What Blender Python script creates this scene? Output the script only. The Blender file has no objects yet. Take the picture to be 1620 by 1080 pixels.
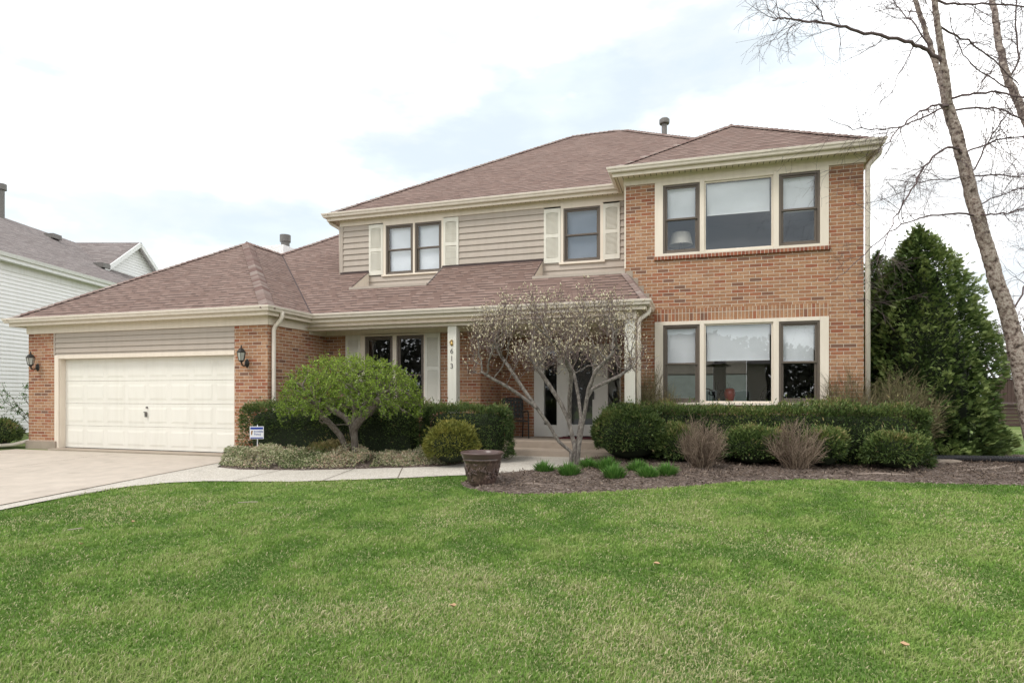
import bpy, bmesh, math, random
import numpy as np
from mathutils import Vector, kdtree

random.seed(7)
RNG = np.random.default_rng(7)
scene = bpy.context.scene
COL = scene.collection
PI = math.pi
YAW = math.radians(17.1)
SN, CS = math.sin(YAW), math.cos(YAW)


# ------------------------------------------------------------------ helpers
def tag(o, label=None, cat=None, group=None, kind=None):
    if label: o["label"] = label
    if cat: o["category"] = cat
    if group: o["group"] = group
    if kind: o["kind"] = kind
    return o


def empty(name, loc=(0, 0, 0), rz=0.0, label=None, cat=None, group=None, parent=None):
    o = bpy.data.objects.new(name, None)
    o.empty_display_size = 0.2
    o.location = loc
    o.rotation_euler = (0, 0, rz)
    COL.objects.link(o)
    if parent: o.parent = parent
    return tag(o, label, cat, group)


def copy_tree(o, parent=None):
    c = o.copy()
    COL.objects.link(c)
    if parent: c.parent = parent
    for ch in list(o.children):
        copy_tree(ch, c)
    return c


def auto_uv(me):
    n = len(me.loops)
    if n == 0: return
    uvl = me.uv_layers.new(name="UVMap")
    co = np.empty(len(me.vertices) * 3, np.float32); me.vertices.foreach_get("co", co); co = co.reshape(-1, 3)
    vi = np.empty(n, np.int32); me.loops.foreach_get("vertex_index", vi)
    nf = len(me.polygons)
    nor = np.empty(nf * 3, np.float32); me.polygons.foreach_get("normal", nor); nor = nor.reshape(-1, 3)
    tot = np.empty(nf, np.int32); me.polygons.foreach_get("loop_total", tot)
    ln = np.repeat(nor, tot, axis=0)
    t = np.stack([-ln[:, 1], ln[:, 0], np.zeros(n)], 1)
    L = np.linalg.norm(t, axis=1)
    flat = L < 0.06
    t[flat] = (1, 0, 0)
    t /= np.maximum(np.linalg.norm(t, axis=1, keepdims=True), 1e-6)
    b = np.cross(ln, t)
    p = co[vi]
    uv = np.stack([(p * t).sum(1), (p * b).sum(1)], 1).astype(np.float32)
    uvl.data.foreach_set("uv", uv.ravel())


class MB:
    """collects shapes; build() links them as one mesh object"""
    def __init__(self):
        self.v = []; self.f = []; self.m = []; self.mi = 0

    def add(self, vs, fs):
        o = len(self.v)
        self.v += [tuple(p) for p in vs]
        self.f += [tuple(i + o for i in f) for f in fs]
        self.m += [self.mi] * len(fs)
        return self

    def quad(self, a, b, c, d): return self.add([a, b, c, d], [(0, 1, 2, 3)])
    def poly(self, *p): return self.add(p, [tuple(range(len(p)))])

    def box(self, x0, x1, y0, y1, z0, z1):
        v = [(x0, y0, z0), (x1, y0, z0), (x1, y1, z0), (x0, y1, z0), (x0, y0, z1), (x1, y0, z1), (x1, y1, z1), (x0, y1, z1)]
        return self.add(v, [(0, 3, 2, 1), (4, 5, 6, 7), (0, 1, 5, 4), (1, 2, 6, 5), (2, 3, 7, 6), (3, 0, 4, 7)])

    def bar(self, a, b, w, h, up=(0, 0, 1)):
        a, b = Vector(a), Vector(b)
        d = (b - a).normalized(); s = d.cross(Vector(up))
        if s.length < 1e-4: s = d.cross(Vector((1, 0, 0)))
        s.normalize(); u = s.cross(d).normalized()
        s *= w / 2; u *= h / 2
        v = [a - s - u, a + s - u, a + s + u, a - s + u, b - s - u, b + s - u, b + s + u, b - s + u]
        return self.add(v, [(0, 3, 2, 1), (4, 5, 6, 7), (0, 1, 5, 4), (1, 2, 6, 5), (2, 3, 7, 6), (3, 0, 4, 7)])

    def tube(self, pts, r, k=10, cap=True):
        P = [Vector(p) for p in pts]; n = len(P)
        R = r if hasattr(r, "__len__") else [r] * n
        vs = []; prev = None
        for i in range(n):
            d = (P[min(i + 1, n - 1)] - P[max(i - 1, 0)])
            d = d.normalized() if d.length > 1e-9 else Vector((0, 0, 1))
            if prev is None:
                a = d.cross(Vector((0.31, 0.93, 0.17)))
                if a.length < 0.1: a = d.cross(Vector((1, 0, 0)))
            else:
                a = prev - d * prev.dot(d)
            a.normalize(); prev = a; b = d.cross(a)
            for j in range(k):
                t = 2 * PI * j / k
                vs.append(P[i] + (a * math.cos(t) + b * math.sin(t)) * R[i])
        fs = []
        for i in range(n - 1):
            for j in range(k):
                j2 = (j + 1) % k
                fs.append((i * k + j, i * k + j2, (i + 1) * k + j2, (i + 1) * k + j))
        if cap:
            fs.append(tuple(range(k))[::-1]); fs.append(tuple((n - 1) * k + j for j in range(k)))
        return self.add(vs, fs)

    def lathe(self, c, prof, k=32, squash=None):
        vs = []
        for (r, z) in prof:
            for j in range(k):
                t = 2 * PI * j / k
                vs.append((c[0] + r * math.cos(t), c[1] + r * math.sin(t), c[2] + z))
        fs = []
        for i in range(len(prof) - 1):
            for j in range(k):
                j2 = (j + 1) % k
                fs.append((i * k + j, i * k + j2, (i + 1) * k + j2, (i + 1) * k + j))
        return self.add(vs, fs)

    def build(self, name, mat, parent=None, bevel=0, smooth=False, uv=True):
        me = bpy.data.meshes.new(name)
        me.from_pydata(self.v, [], self.f)
        mats = mat if isinstance(mat, (list, tuple)) else [mat]
        for m in mats: me.materials.append(m)
        if len(mats) > 1: me.polygons.foreach_set("material_index", self.m)
        me.update()
        if smooth: me.polygons.foreach_set("use_smooth", [True] * len(me.polygons))
        if uv: auto_uv(me)
        o = bpy.data.objects.new(name, me)
        COL.objects.link(o)
        if parent: o.parent = parent
        if bevel:
            b = o.modifiers.new("bevel", "BEVEL"); b.width = bevel; b.segments = 2; b.limit_method = "ANGLE"; b.angle_limit = math.radians(40)
        return o


def fast_mesh(name, V, F, mat, parent=None, tint=None, smooth=False):
    """V (n,3), F (m,k) all faces with k corners"""
    V = np.asarray(V, np.float32); F = np.asarray(F, np.int32)
    m, k = F.shape
    me = bpy.data.meshes.new(name)
    me.vertices.add(len(V)); me.vertices.foreach_set("co", V.ravel())
    me.loops.add(m * k); me.loops.foreach_set("vertex_index", F.ravel())
    me.polygons.add(m); me.polygons.foreach_set("loop_start", np.arange(0, m * k, k, dtype=np.int32))
    me.polygons.foreach_set("loop_total", np.full(m, k, np.int32))
    if smooth: me.polygons.foreach_set("use_smooth", np.ones(m, bool))
    me.materials.append(mat)
    if tint is not None:
        a = me.attributes.new("tint", "FLOAT", "POINT"); a.data.foreach_set("value", np.asarray(tint, np.float32))
    me.update(calc_edges=True)
    o = bpy.data.objects.new(name, me); COL.objects.link(o)
    if parent: o.parent = parent
    return o


def sweep(mb, path, prof, closed_prof=True):
    """profile (outward, z) carried along a plan path; outward = right of heading, mitred corners"""
    P = [Vector((p[0], p[1])) for p in path]; n = len(P); rings = []
    for i in range(n):
        ds = []
        if i > 0: ds.append((P[i] - P[i - 1]).normalized())
        if i < n - 1: ds.append((P[i + 1] - P[i]).normalized())
        ns = [Vector((d.y, -d.x)) for d in ds]
        if len(ns) == 2:
            b = ns[0] + ns[1]; b = b / max(b.dot(ns[0]), 0.2)
        else: b = ns[0]
        rings.append([(P[i].x + b.x * o, P[i].y + b.y * o, z) for (o, z) in prof])
    k = len(prof); vs = [p for r in rings for p in r]; fs = []
    for i in range(n - 1):
        for j in range(k if closed_prof else k - 1):
            j2 = (j + 1) % k
            fs.append((i * k + j, (i + 1) * k + j, (i + 1) * k + j2, i * k + j2))
    if closed_prof:
        fs.append(tuple(range(k))); fs.append(tuple((n - 1) * k + j for j in range(k))[::-1])
    return mb.add(vs, fs)


def wall(mb, a, b, z0, z1, holes=()):
    """vertical panel from plan point a to b with rectangular holes (u0,u1,z0,z1), u measured from a"""
    a, b = Vector(a), Vector(b); L = (b - a).length; d = (b - a) / L
    us = sorted({0, L} | {u for h in holes for u in h[:2]}); zs = sorted({z0, z1} | {z for h in holes for z in h[2:]})
    for i in range(len(us) - 1):
        for j in range(len(zs) - 1):
            um, zm = (us[i] + us[i + 1]) / 2, (zs[j] + zs[j + 1]) / 2
            if any(h[0] < um < h[1] and h[2] < zm < h[3] for h in holes): continue
            p, q = a + d * us[i], a + d * us[i + 1]
            mb.quad((p.x, p.y, zs[j]), (q.x, q.y, zs[j]), (q.x, q.y, zs[j + 1]), (p.x, p.y, zs[j + 1]))


def siding(mb, a, b, z0, z1, course, holes=(), depth=0.024):
    """lapped boards: outward is right of heading a->b rotated (front faces -Y when heading +X)"""
    a, b = Vector(a), Vector(b); L = (b - a).length; d = (b - a) / L; nrm = Vector((d.y, -d.x))
    z = z1
    while z > z0 + 1e-4:
        lo = max(z - course, z0)
        cuts = sorted({0, L} | {u for h in holes for u in h[:2] if 0 < u < L})
        for i in range(len(cuts) - 1):
            um = (cuts[i] + cuts[i + 1]) / 2
            segs = [(lo, z)]
            for h in holes:
                if h[0] < um < h[1]:
                    ns = []
                    for (s, e) in segs:
                        if h[3] <= s or h[2] >= e: ns.append((s, e)); continue
                        if h[2] > s: ns.append((s, h[2]))
                        if h[3] < e: ns.append((h[3], e))
                    segs = ns
            for (s, e) in segs:
                def off(zz): return 0.002 + depth * (z - zz) / course
                p, q = a + d * cuts[i], a + d * cuts[i + 1]
                p1, q1 = p + nrm * off(s), q + nrm * off(s)
                p2, q2 = p + nrm * off(e), q + nrm * off(e)
                mb.quad((p1.x, p1.y, s), (q1.x, q1.y, s), (q2.x, q2.y, e), (p2.x, p2.y, e))
                if abs(s - lo) < 1e-6:
                    mb.quad((p.x, p.y, s), (q.x, q.y, s), (q1.x, q1.y, s), (p1.x, p1.y, s))
        z -= course


# numpy value noise
def _h(ix, iy, iz, seed):
    n = (ix * 374761393 + iy * 668265263 + iz * 2147483647 + seed * 974711) & 0xFFFFFFFF
    n = ((n ^ (n >> 13)) * 1274126177) & 0xFFFFFFFF
    return ((n ^ (n >> 16)) & 0xFFFF) / 65535.0


def vnoise(P, scale, seed=0):
    P = np.asarray(P, np.float64) * scale
    if P.shape[1] == 2: P = np.concatenate([P, np.zeros((len(P), 1))], 1)
    I = np.floor(P).astype(np.int64); f = P - I; f = f * f * (3 - 2 * f)
    out = 0
    for dx in (0, 1):
        for dy in (0, 1):
            for dz in (0, 1):
                w = (f[:, 0] if dx else 1 - f[:, 0]) * (f[:, 1] if dy else 1 - f[:, 1]) * (f[:, 2] if dz else 1 - f[:, 2])
                out = out + w * _h(I[:, 0] + dx, I[:, 1] + dy, I[:, 2] + dz, seed)
    return out


def fbm(P, scale, seed=0, octv=3):
    s = 0; a = 0.5; t = 0
    for i in range(octv):
        s = s + a * vnoise(P, scale * 2 ** i, seed + i * 17); t += a; a *= 0.5
    return s / t


def unit(v): return v / np.maximum(np.linalg.norm(v, axis=1, keepdims=True), 1e-9)


def gz(y):
    """ground level: flat by the house, falling 4 % towards the street"""
    y = np.asarray(y, float)
    return np.where(y < 9.5, -0.04 * (9.5 - np.maximum(y, -5.0)), 0.0)


def cam_pt(px, py, depth):
    """point at a given distance in front of the camera station (site-survey helper)"""
    l = (px - 810) / 950 * depth
    return Vector((-depth * SN + l * CS, depth * CS + l * SN, 1.3 + (625 - py) / 950 * depth))


# ------------------------------------------------------------------ materials
def new_mat(name):
    m = bpy.data.materials.new(name); m.use_nodes = True
    nt = m.node_tree; b = nt.nodes["Principled BSDF"]
    b.inputs["Roughness"].default_value = 0.7
    b.inputs["Specular IOR Level"].default_value = 0.3
    return m, nt, b


def N(nt, t, **k):
    n = nt.nodes.new(t)
    for a, v in k.items(): setattr(n, a, v)
    return n


def ramp(nt, stops, interp="LINEAR"):
    r = N(nt, "ShaderNodeValToRGB"); r.color_ramp.interpolation = interp
    e = r.color_ramp.elements
    while len(e) < len(stops): e.new(0.5)
    for i, (p, c) in enumerate(stops):
        e[i].position = p; e[i].color = (c[0], c[1], c[2], 1)
    return r


def mathn(nt, op, a, b=None, c=None):
    n = N(nt, "ShaderNodeMath", operation=op)
    for i, x in enumerate((a, b, c)):
        if x is None: continue
        if isinstance(x, (int, float)): n.inputs[i].default_value = x
        else: nt.links.new(x, n.inputs[i])
    return n.outputs[0]


def mix(nt, fac, a, b, blend="MIX"):
    n = N(nt, "ShaderNodeMix", data_type="RGBA", blend_type=blend)
    def put(s, x):
        if isinstance(x, (tuple, list)): s.default_value = (*x[:3], 1)
        elif isinstance(x, (int, float)): s.default_value = x
        else: nt.links.new(x, s)
    put(n.inputs[0], fac); put(n.inputs[6], a); put(n.inputs[7], b)
    return n.outputs[2]


def noise(nt, scale, detail=3, vec=None, rough=0.55):
    n = N(nt, "ShaderNodeTexNoise"); n.inputs["Scale"].default_value = scale; n.inputs["Detail"].default_value = detail
    n.inputs["Roughness"].default_value = rough
    if vec is not None: nt.links.new(vec, n.inputs["Vector"])
    else:
        g = N(nt, "ShaderNodeNewGeometry"); nt.links.new(g.outputs["Position"], n.inputs["Vector"])
    return n.outputs["Fac"]


def bump(nt, b, height, strength=0.3, dist=0.01):
    n = N(nt, "ShaderNodeBump"); n.inputs["Strength"].default_value = strength; n.inputs["Distance"].default_value = dist
    nt.links.new(height, n.inputs["Height"]); nt.links.new(n.outputs[0], b.inputs["Normal"])


def plain(name, col, rough=0.6, var=0.12, scale=3.0, spec=0.3, metal=0.0, fine=0.0):
    m, nt, b = new_mat(name)
    f = noise(nt, scale, 4)
    c = mix(nt, f, tuple(x * (1 - var) for x in col), tuple(min(1, x * (1 + var)) for x in col))
    if fine:
        f2 = noise(nt, 90, 2); c = mix(nt, fine, c, ramp_of(nt, f2, col), "MIX")
    nt.links.new(c, b.inputs["Base Color"])
    b.inputs["Roughness"].default_value = rough; b.inputs["Specular IOR Level"].default_value = spec; b.inputs["Metallic"].default_value = metal
    return m


def ramp_of(nt, fac, col):
    r = ramp(nt, [(0.3, tuple(x * 0.6 for x in col)), (0.7, tuple(min(1, x * 1.4) for x in col))]); nt.links.new(fac, r.inputs[0]); return r.outputs[0]


def brick_mat(name, vertical=False, red=False):
    m, nt, b = new_mat(name)
    tc = N(nt, "ShaderNodeUVMap"); vec = tc.outputs[0]
    if vertical:
        mp = N(nt, "ShaderNodeMapping"); mp.inputs["Rotation"].default_value = (0, 0, PI / 2); nt.links.new(vec, mp.inputs[0]); vec = mp.outputs[0]
    t = N(nt, "ShaderNodeTexBrick"); nt.links.new(vec, t.inputs["Vector"])
    t.offset = 0.0 if vertical else 0.5; t.squash = 1.0
    t.inputs["Color1"].default_value = (0, 0, 0, 1); t.inputs["Color2"].default_value = (1, 1, 1, 1); t.inputs["Mortar"].default_value = (0.5, 0.5, 0.5, 1)
    t.inputs["Scale"].default_value = 1.0; t.inputs["Mortar Size"].default_value = 0.0056; t.inputs["Mortar Smooth"].default_value = 0.25
    t.inputs["Bias"].default_value = 0.0; t.inputs["Brick Width"].default_value = 0.60 if vertical else 0.2255; t.inputs["Row Height"].default_value = 0.0716
    if red:
        stops = [(0.0, (0.20, 0.06, 0.038)), (0.5, (0.28, 0.09, 0.052)), (1.0, (0.33, 0.13, 0.07))]
    else:
        stops = [(0.0, (0.17, 0.09, 0.062)), (0.04, (0.21, 0.10, 0.063)), (0.08, (0.28, 0.095, 0.052)), (0.18, (0.33, 0.13, 0.068)),
                 (0.30, (0.31, 0.145, 0.083)), (0.46, (0.33, 0.165, 0.087)), (0.66, (0.365, 0.192, 0.105)), (0.86, (0.41, 0.235, 0.138)), (1.0, (0.27, 0.13, 0.072))]
    r = ramp(nt, stops); nt.links.new(t.outputs["Color"], r.inputs[0])
    blot = noise(nt, 22, 4); big = noise(nt, 0.8, 3)
    c = mix(nt, mathn(nt, "MULTIPLY", mathn(nt, "GREATER_THAN", blot, 0.575), 0.45), r.outputs[0], (0.16, 0.1, 0.075))
    c = mix(nt, 0.35, c, mix(nt, noise(nt, 60, 3), (0.25, 0.25, 0.25), (0.85, 0.85, 0.85)), "SOFT_LIGHT")
    mort = mix(nt, noise(nt, 9, 3), (0.48, 0.41, 0.335), (0.62, 0.545, 0.455))
    c = mix(nt, t.outputs["Fac"], c, mort)
    c = mix(nt, 0.18, c, mix(nt, big, (0.3, 0.3, 0.3), (0.75, 0.72, 0.7)), "OVERLAY")
    nt.links.new(c, b.inputs["Base Color"]); b.inputs["Roughness"].default_value = 0.88
    h = mathn(nt, "SUBTRACT", mathn(nt, "MULTIPLY", noise(nt, 70, 3), 0.3), t.outputs["Fac"])
    bump(nt, b, h, 0.55, 0.006)
    return m


def shingle_mat(name, a, bcol, dark, w=0.31, row=0.142):
    m, nt, b = new_mat(name)
    uv = N(nt, "ShaderNodeUVMap").outputs[0]
    t = N(nt, "ShaderNodeTexBrick"); nt.links.new(uv, t.inputs["Vector"]); t.offset = 0.37; t.offset_frequency = 2; t.squash = 0.8; t.squash_frequency = 3
    t.inputs["Color1"].default_value = (0, 0, 0, 1); t.inputs["Color2"].default_value = (1, 1, 1, 1); t.inputs["Mortar"].default_value = (0.4, 0.4, 0.4, 1)
    t.inputs["Scale"].default_value = 1; t.inputs["Mortar Size"].default_value = 0.0; t.inputs["Brick Width"].default_value = w; t.inputs["Row Height"].default_value = row
    s = N(nt, "ShaderNodeSeparateXYZ"); nt.links.new(uv, s.inputs[0])
    fr = mathn(nt, "FRACT", mathn(nt, "DIVIDE", s.outputs[1], row))
    rnd = t.outputs["Color"]
    r = ramp(nt, [(0.0, a), (0.5, tuple((x + y) / 2 for x, y in zip(a, bcol))), (1.0, bcol)]); nt.links.new(rnd, r.inputs[0])
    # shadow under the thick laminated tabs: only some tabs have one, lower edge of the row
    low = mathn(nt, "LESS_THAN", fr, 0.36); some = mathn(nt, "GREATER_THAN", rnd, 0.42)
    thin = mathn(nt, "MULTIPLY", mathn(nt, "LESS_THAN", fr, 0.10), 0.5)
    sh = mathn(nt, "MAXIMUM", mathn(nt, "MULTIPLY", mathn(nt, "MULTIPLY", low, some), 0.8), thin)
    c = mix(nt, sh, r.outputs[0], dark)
    c = mix(nt, 0.45, c, mix(nt, noise(nt, 130, 2), (0.2, 0.2, 0.2), (0.8, 0.8, 0.8)), "SOFT_LIGHT")
    c = mix(nt, 0.3, c, mix(nt, noise(nt, 0.7, 4), (0.3, 0.29, 0.28), (0.72, 0.72, 0.72)), "OVERLAY")
    nt.links.new(c, b.inputs["Base Color"]); b.inputs["Roughness"].default_value = 0.95; b.inputs["Specular IOR Level"].default_value = 0.15
    h = mathn(nt, "ADD", mathn(nt, "MULTIPLY", mathn(nt, "SUBTRACT", 1.0, fr), 0.7), mathn(nt, "MULTIPLY", rnd, 0.5))
    bump(nt, b, h, 0.6, 0.012)
    return m


def tint_mat(name, stops, rough=0.6, spec=0.25, trans=0.0, fine=None):
    m, nt, b = new_mat(name)
    a = N(nt, "ShaderNodeAttribute", attribute_name="tint")
    r = ramp(nt, stops); nt.links.new(a.outputs["Fac"], r.inputs[0])
    c = r.outputs[0]
    if fine: c = mix(nt, 0.35, c, mix(nt, noise(nt, fine, 3), (0.15, 0.15, 0.15), (0.85, 0.85, 0.85)), "OVERLAY")
    nt.links.new(c, b.inputs["Base Color"]); b.inputs["Roughness"].default_value = rough; b.inputs["Specular IOR Level"].default_value = spec
    if trans:
        tr = N(nt, "ShaderNodeBsdfTranslucent"); nt.links.new(c, tr.inputs["Color"])
        mx = N(nt, "ShaderNodeMixShader"); mx.inputs[0].default_value = trans
        nt.links.new(b.outputs[0], mx.inputs[1]); nt.links.new(tr.outputs[0], mx.inputs[2])
        nt.links.new(mx.outputs[0], nt.nodes["Material Output"].inputs[0])
    return m


M = {}
M["brick"] = brick_mat("brick")
M["soldier"] = brick_mat("soldier_brick", vertical=True)
M["sill_brick"] = brick_mat("sill_brick", vertical=True, red=True)
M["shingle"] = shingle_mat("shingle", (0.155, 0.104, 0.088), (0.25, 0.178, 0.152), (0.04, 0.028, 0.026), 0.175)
M["shingle_grey"] = shingle_mat("grey_shingle", (0.17, 0.145, 0.14), (0.29, 0.255, 0.245), (0.07, 0.065, 0.065), 0.28, 0.15)
M["cap"] = tint_mat("ridge_cap", [(0, (0.19, 0.125, 0.112)), (0.5, (0.25, 0.185, 0.165)), (1, (0.31, 0.255, 0.23))], 0.95, 0.1, fine=120)
M["cap_dark"] = plain("valley_metal", (0.07, 0.05, 0.048), 0.8, 0.2, 5)
M["cap_grey"] = plain("grey_cap", (0.2, 0.18, 0.175), 0.95, 0.2, 5)


def weathered(name, col, rough=0.5, streak=0.12):
    m, nt, b = new_mat(name)
    g = N(nt, "ShaderNodeNewGeometry")
    mp = N(nt, "ShaderNodeMapping"); mp.inputs["Scale"].default_value = (6, 6, 0.7); nt.links.new(g.outputs["Position"], mp.inputs[0])
    s = noise(nt, 1.5, 5, mp.outputs[0]); f = noise(nt, 2.2, 4)
    c = mix(nt, f, tuple(x * 0.93 for x in col), col)
    rr = ramp(nt, [(0.45, (1, 1, 1)), (0.8, (1 - streak * 2, 1 - streak * 2.2, 1 - streak * 2.6))]); nt.links.new(s, rr.inputs[0])
    c = mix(nt, 1.0, c, rr.outputs[0], "MULTIPLY")
    nt.links.new(c, b.inputs["Base Color"]); b.inputs["Roughness"].default_value = rough
    return m


M["trim"] = weathered("cream_trim", (0.79, 0.70, 0.595), 0.5, 0.05)
M["trim_light"] = weathered("cream_door_paint", (0.80, 0.775, 0.705), 0.45, 0.03)
M["shutter"] = weathered("shutter_paint", (0.73, 0.70, 0.62), 0.5, 0.05)
M["gutter"] = weathered("gutter_paint", (0.78, 0.70, 0.61), 0.35, 0.06)
M["siding"] = weathered("taupe_siding", (0.45, 0.388, 0.33), 0.5, 0.04)
M["white_siding"] = weathered("white_siding", (0.88, 0.875, 0.875), 0.45, 0.03)
M["white_trim"] = weathered("white_trim", (0.83, 0.83, 0.83), 0.45, 0.05)
M["brown_frame"] = plain("brown_frame", (0.13, 0.105, 0.085), 0.4, 0.12, 4)
M["white_door"] = weathered("white_door_paint", (0.74, 0.72, 0.67), 0.4, 0.03)
M["blind"] = plain("window_blind", (0.80, 0.82, 0.84), 0.9, 0.05, 3)
M["blind_blue"] = plain("sheer_blind", (0.84, 0.87, 0.90), 0.9, 0.06, 3)
M["blind_grey"] = plain("grey_sheer_blind", (0.30, 0.345, 0.41), 0.9, 0.25, 1.2)  # grey-blue of mirrored sky put into a surface colour
M["dark_metal"] = plain("dark_metal", (0.035, 0.033, 0.03), 0.45, 0.3, 12, metal=0.3)
M["vent_metal"] = plain("vent_metal", (0.17, 0.16, 0.15), 0.5, 0.2, 6, metal=0.2)
M["brass"] = plain("brass", (0.42, 0.28, 0.10), 0.35, 0.3, 30, metal=0.8)
M["room"] = plain("room_paint", (0.30, 0.31, 0.29), 0.9, 0.1, 1)
M["room_dark"] = plain("dim_room_paint", (0.24, 0.24, 0.25), 0.9, 0.15, 1)
M["dark_door"] = plain("dark_door", (0.06, 0.058, 0.058), 0.5, 0.2, 3)
M["black"] = plain("black_paint", (0.012, 0.012, 0.012), 0.4, 0.2, 9)
M["vase"] = plain("red_glaze", (0.50, 0.055, 0.03), 0.2, 0.2, 8, spec=0.6)
M["lampshade"] = plain("cream_lampshade", (0.78, 0.73, 0.64), 0.8, 0.05, 8)
M["chrome"] = plain("silver_base", (0.5, 0.5, 0.5), 0.2, 0.2, 20, metal=0.9)
M["wood"] = plain("brown_wood", (0.20, 0.11, 0.06), 0.5, 0.3, 5)
M["pipe"] = plain("black_plastic", (0.018, 0.018, 0.02), 0.5, 0.2, 6)
M["deck"] = plain("stained_deck_boards", (0.075, 0.045, 0.038), 0.7, 0.25, 3)
M["sign_white"] = plain("sign_white", (0.82, 0.82, 0.84), 0.5, 0.03, 8)
M["sign_blue"] = plain("sign_blue", (0.03, 0.06, 0.33), 0.5, 0.1, 8)
M["sign_brown"] = plain("sign_brown", (0.30, 0.16, 0.07), 0.5, 0.3, 60)
M["lamp_glass"] = plain("frosted_lamp_glass", (0.42, 0.42, 0.38), 0.15, 0.2, 30, spec=0.7)
M["post_paint"] = weathered("post_paint", (0.76, 0.73, 0.65), 0.45, 0.05)
M["mat_red"] = plain("door_mat", (0.10, 0.02, 0.025), 0.9, 0.3, 20)


def glass_mat():
    m = bpy.data.materials.new("window_glass"); m.use_nodes = True; nt = m.node_tree
    nt.nodes.remove(nt.nodes["Principled BSDF"])
    tr = N(nt, "ShaderNodeBsdfTransparent"); tr.inputs[0].default_value = (0.93, 0.935, 0.94, 1)
    gl = N(nt, "ShaderNodeBsdfGlossy"); gl.inputs["Roughness"].default_value = 0.01; gl.inputs["Color"].default_value = (0.92, 0.96, 1.0, 1)
    g = N(nt, "ShaderNodeNewGeometry")
    nb = noise(nt, 1.3, 2)
    bp = N(nt, "ShaderNodeBump"); bp.inputs["Strength"].default_value = 0.025; bp.inputs["Distance"].default_value = 0.05; nt.links.new(nb, bp.inputs["Height"])
    nt.links.new(bp.outputs[0], gl.inputs["Normal"])
    lw = N(nt, "ShaderNodeLayerWeight"); lw.inputs["Blend"].default_value = 0.5
    fr = mathn(nt, "ADD", 0.105, mathn(nt, "MULTIPLY", mathn(nt, "POWER", lw.outputs["Facing"], 4.0), 0.8))
    mx = N(nt, "ShaderNodeMixShader"); nt.links.new(fr, mx.inputs[0]); nt.links.new(tr.outputs[0], mx.inputs[1]); nt.links.new(gl.outputs[0], mx.inputs[2])
    nt.links.new(mx.outputs[0], nt.nodes["Material Output"].inputs[0])
    return m


M["glass"] = glass_mat()
for nm, cc in (("sheer", (0.20, 0.235, 0.225)), ("sheer_brown", (0.17, 0.15, 0.135))):  # translucent dimming sheets, toned like the yard behind the room
    m = bpy.data.materials.new("sheer_curtain"); m.use_nodes = True; q_ = m.node_tree; q_.nodes.remove(q_.nodes["Principled BSDF"])
    tl = N(q_, "ShaderNodeBsdfTranslucent"); q_.links.new(mix(q_, noise(q_, 4, 5), tuple(x * 0.7 for x in cc), tuple(x * 1.3 for x in cc)), tl.inputs[0]); q_.links.new(tl.outputs[0], q_.nodes["Material Output"].inputs[0]); M[nm] = m


def concrete(name, a, b2, agg=False):
    m, nt, b = new_mat(name)
    c = mix(nt, noise(nt, 0.9, 5), a, b2)
    c = mix(nt, 0.4, c, mix(nt, noise(nt, 4, 6), (0.22, 0.215, 0.21), (0.76, 0.75, 0.74)), "OVERLAY")
    st_ = ramp(nt, [(0.60, (0, 0, 0)), (0.72, (0.5, 0.5, 0.5))]); nt.links.new(noise(nt, 1.6, 6), st_.inputs[0]); c = mix(nt, st_.outputs[0], c, tuple(x * 0.72 for x in a))
    if agg:
        v = N(nt, "ShaderNodeTexVoronoi"); v.inputs["Scale"].default_value = 70
        g = N(nt, "ShaderNodeNewGeometry"); nt.links.new(g.outputs["Position"], v.inputs["Vector"])
        hs = N(nt, "ShaderNodeSeparateColor"); nt.links.new(v.outputs["Color"], hs.inputs[0])
        rr = ramp(nt, [(0, (0.22, 0.19, 0.16)), (0.45, (0.5, 0.47, 0.42)), (1, (0.78, 0.76, 0.72))]); nt.links.new(hs.outputs[0], rr.inputs[0])
        c = mix(nt, 0.38, c, rr.outputs[0]); bump(nt, b, v.outputs["Distance"], 0.3, 0.006)
    else:
        c = mix(nt, 0.25, c, mix(nt, noise(nt, 120, 2), (0.2, 0.2, 0.2), (0.8, 0.8, 0.8)), "SOFT_LIGHT"); bump(nt, b, noise(nt, 60, 3), 0.15, 0.004)
    nt.links.new(c, b.inputs["Base Color"]); b.inputs["Roughness"].default_value = 0.9
    return m


M["drive"] = concrete("driveway_concrete", (0.41, 0.355, 0.30), (0.50, 0.44, 0.38))
M["walk"] = concrete("exposed_aggregate", (0.40, 0.36, 0.305), (0.48, 0.44, 0.38), True)
M["step"] = concrete("step_concrete", (0.31, 0.255, 0.205), (0.40, 0.335, 0.275))
M["asphalt"] = plain("asphalt", (0.09, 0.088, 0.085), 0.95, 0.2, 2)
M["joint"] = plain("joint", (0.10, 0.075, 0.05), 0.95, 0.3, 4)


def lawn_ground():
    m, nt, b = new_mat("lawn_ground")
    r = ramp(nt, [(0.3, (0.10, 0.15, 0.045)), (0.5, (0.145, 0.20, 0.065)), (0.7, (0.22, 0.23, 0.11))]); nt.links.new(noise(nt, 1.1, 5), r.inputs[0])
    c = mix(nt, 0.5, r.outputs[0], mix(nt, noise(nt, 45, 4), (0.1, 0.1, 0.1), (0.8, 0.8, 0.8)), "OVERLAY")
    nt.links.new(c, b.inputs["Base Color"]); b.inputs["Roughness"].default_value = 0.95; b.inputs["Specular IOR Level"].default_value = 0.05
    bump(nt, b, noise(nt, 50, 4), 0.5, 0.03)
    return m


M["lawn"] = lawn_ground()


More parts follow.
